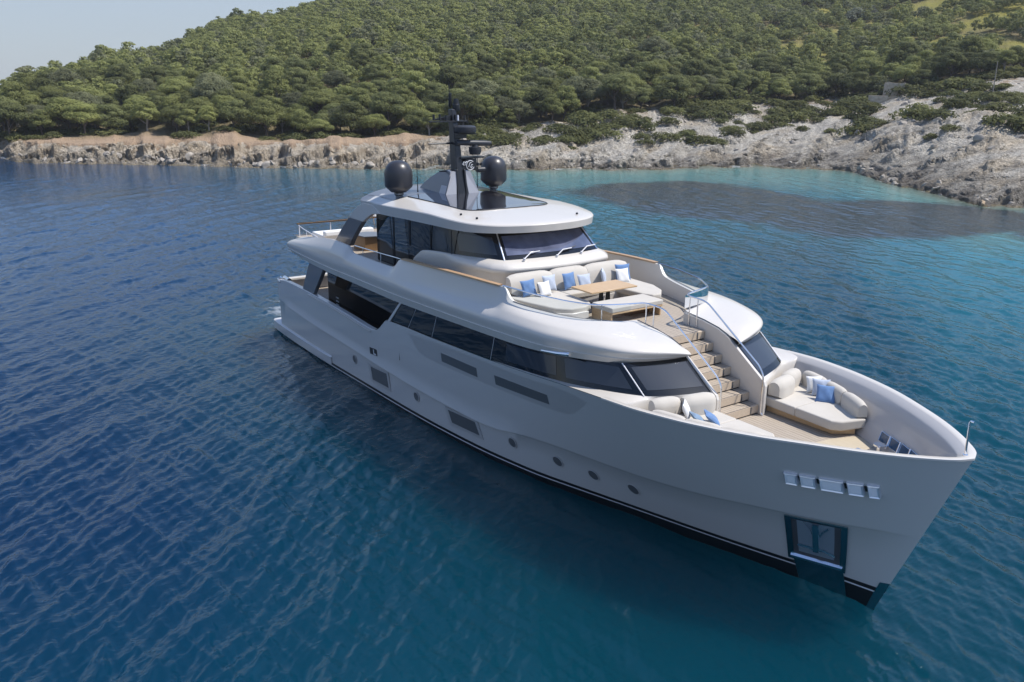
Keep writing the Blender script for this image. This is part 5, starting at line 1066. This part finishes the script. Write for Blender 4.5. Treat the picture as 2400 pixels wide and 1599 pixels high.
# ------------------------------------------------------------------ stone hut ruin, pole, driftwood
x, y, z = place(122.3, 59); a = math.atan2(CAM[1] - y, CAM[0] - x)
t = empty("stone_hut", (x, y, z), "small roofless stone hut ruin at the foot of the wood on the right", "hut"); t.rotation_euler = (0, 0, a)
STONE = mat("pale_rubble_stone", (.56, .48, .37), .95, c2=(.40, .33, .25), vscale=2, bump=1, bscale=5)
def wall(name, P, d): o = MB().prism(P, d).obj(name, STONE, None, False, bevel=.03); o.parent = t; return o
wall("front_wall", [(0, -2.0, -.8), (0, 2.1, -.8), (0, 1.95, 2.75), (0, 1.2, 2.6), (0, .1, 2.72), (0, -1.1, 2.9), (0, -1.85, 2.75)], (-.4, 0, 0))
wall("side_wall", [(-.4, 2.1, -.8), (-3.2, 2.1, -.8), (-3.2, 2.0, 2.5), (-.4, 2.0, 2.75)], (0, -.4, 0)); wall("side_wall", [(-.4, -2.0, -.8), (-3.2, -2.0, -.8), (-3.2, -1.9, 2.6), (-.4, -1.85, 2.8)], (0, .4, 0)); wall("back_wall", [(-3.2, -2.0, -.8), (-3.2, 2.1, -.8), (-3.2, 2.0, 2.4), (-3.2, -1.9, 2.7)], (-.4, 0, 0))
wall("terrace_wall", [(2.2, -4.5, -1.2), (2.2, 2.8, -1.6), (2.2, 2.6, .1), (2.2, -4.5, .35)], (-.5, 0, 0))
x, y, z = place(117.1, 66); m = MB(); m.tube([(0, 0, -.4), (.03, 0, 2.5), (0, .03, 6.0)], [.11, .09, .06], 8); o = m.obj("bare_pole", DRY, None); o.location = (x, y, z); tag(o, "thin bare wooden pole standing on the rocky slope at the right", "pole")
x, y, z = place(116.7, .2); m = MB(); m.tube([(0, -1.4, .1), (.1, 0, .22), (0, 1.2, .15), (.2, 1.7, .3)], [.16, .2, .17, .08], 8); o = m.obj("driftwood_log", mat("driftwood", (.42, .31, .19), .9, var=.3), None); o.location = (x, y, max(z, .1)); o.rotation_euler = (0, 0, .5); tag(o, "washed-up log lying at the waterline on the right", "log")

# ------------------------------------------------------------------ sea haze
m = MB(); m.box((-170, 150, 59), (760, 720, 138)); HZ = bpy.data.materials.new("haze_air"); HZ.use_nodes = True; t = HZ.node_tree
for n in list(t.nodes):
    if n.type == 'BSDF_PRINCIPLED': t.nodes.remove(n)
pv = node(t, 'ShaderNodeVolumePrincipled'); pv.inputs['Color'].default_value = (.86, .91, 1.0, 1); pv.inputs['Density'].default_value = .00018; pv.inputs['Anisotropy'].default_value = .2
t.links.new(pv.outputs[0], t.nodes['Material Output'].inputs['Volume']); o = m.obj("haze", HZ, None, False); tag(o, kind='stuff')
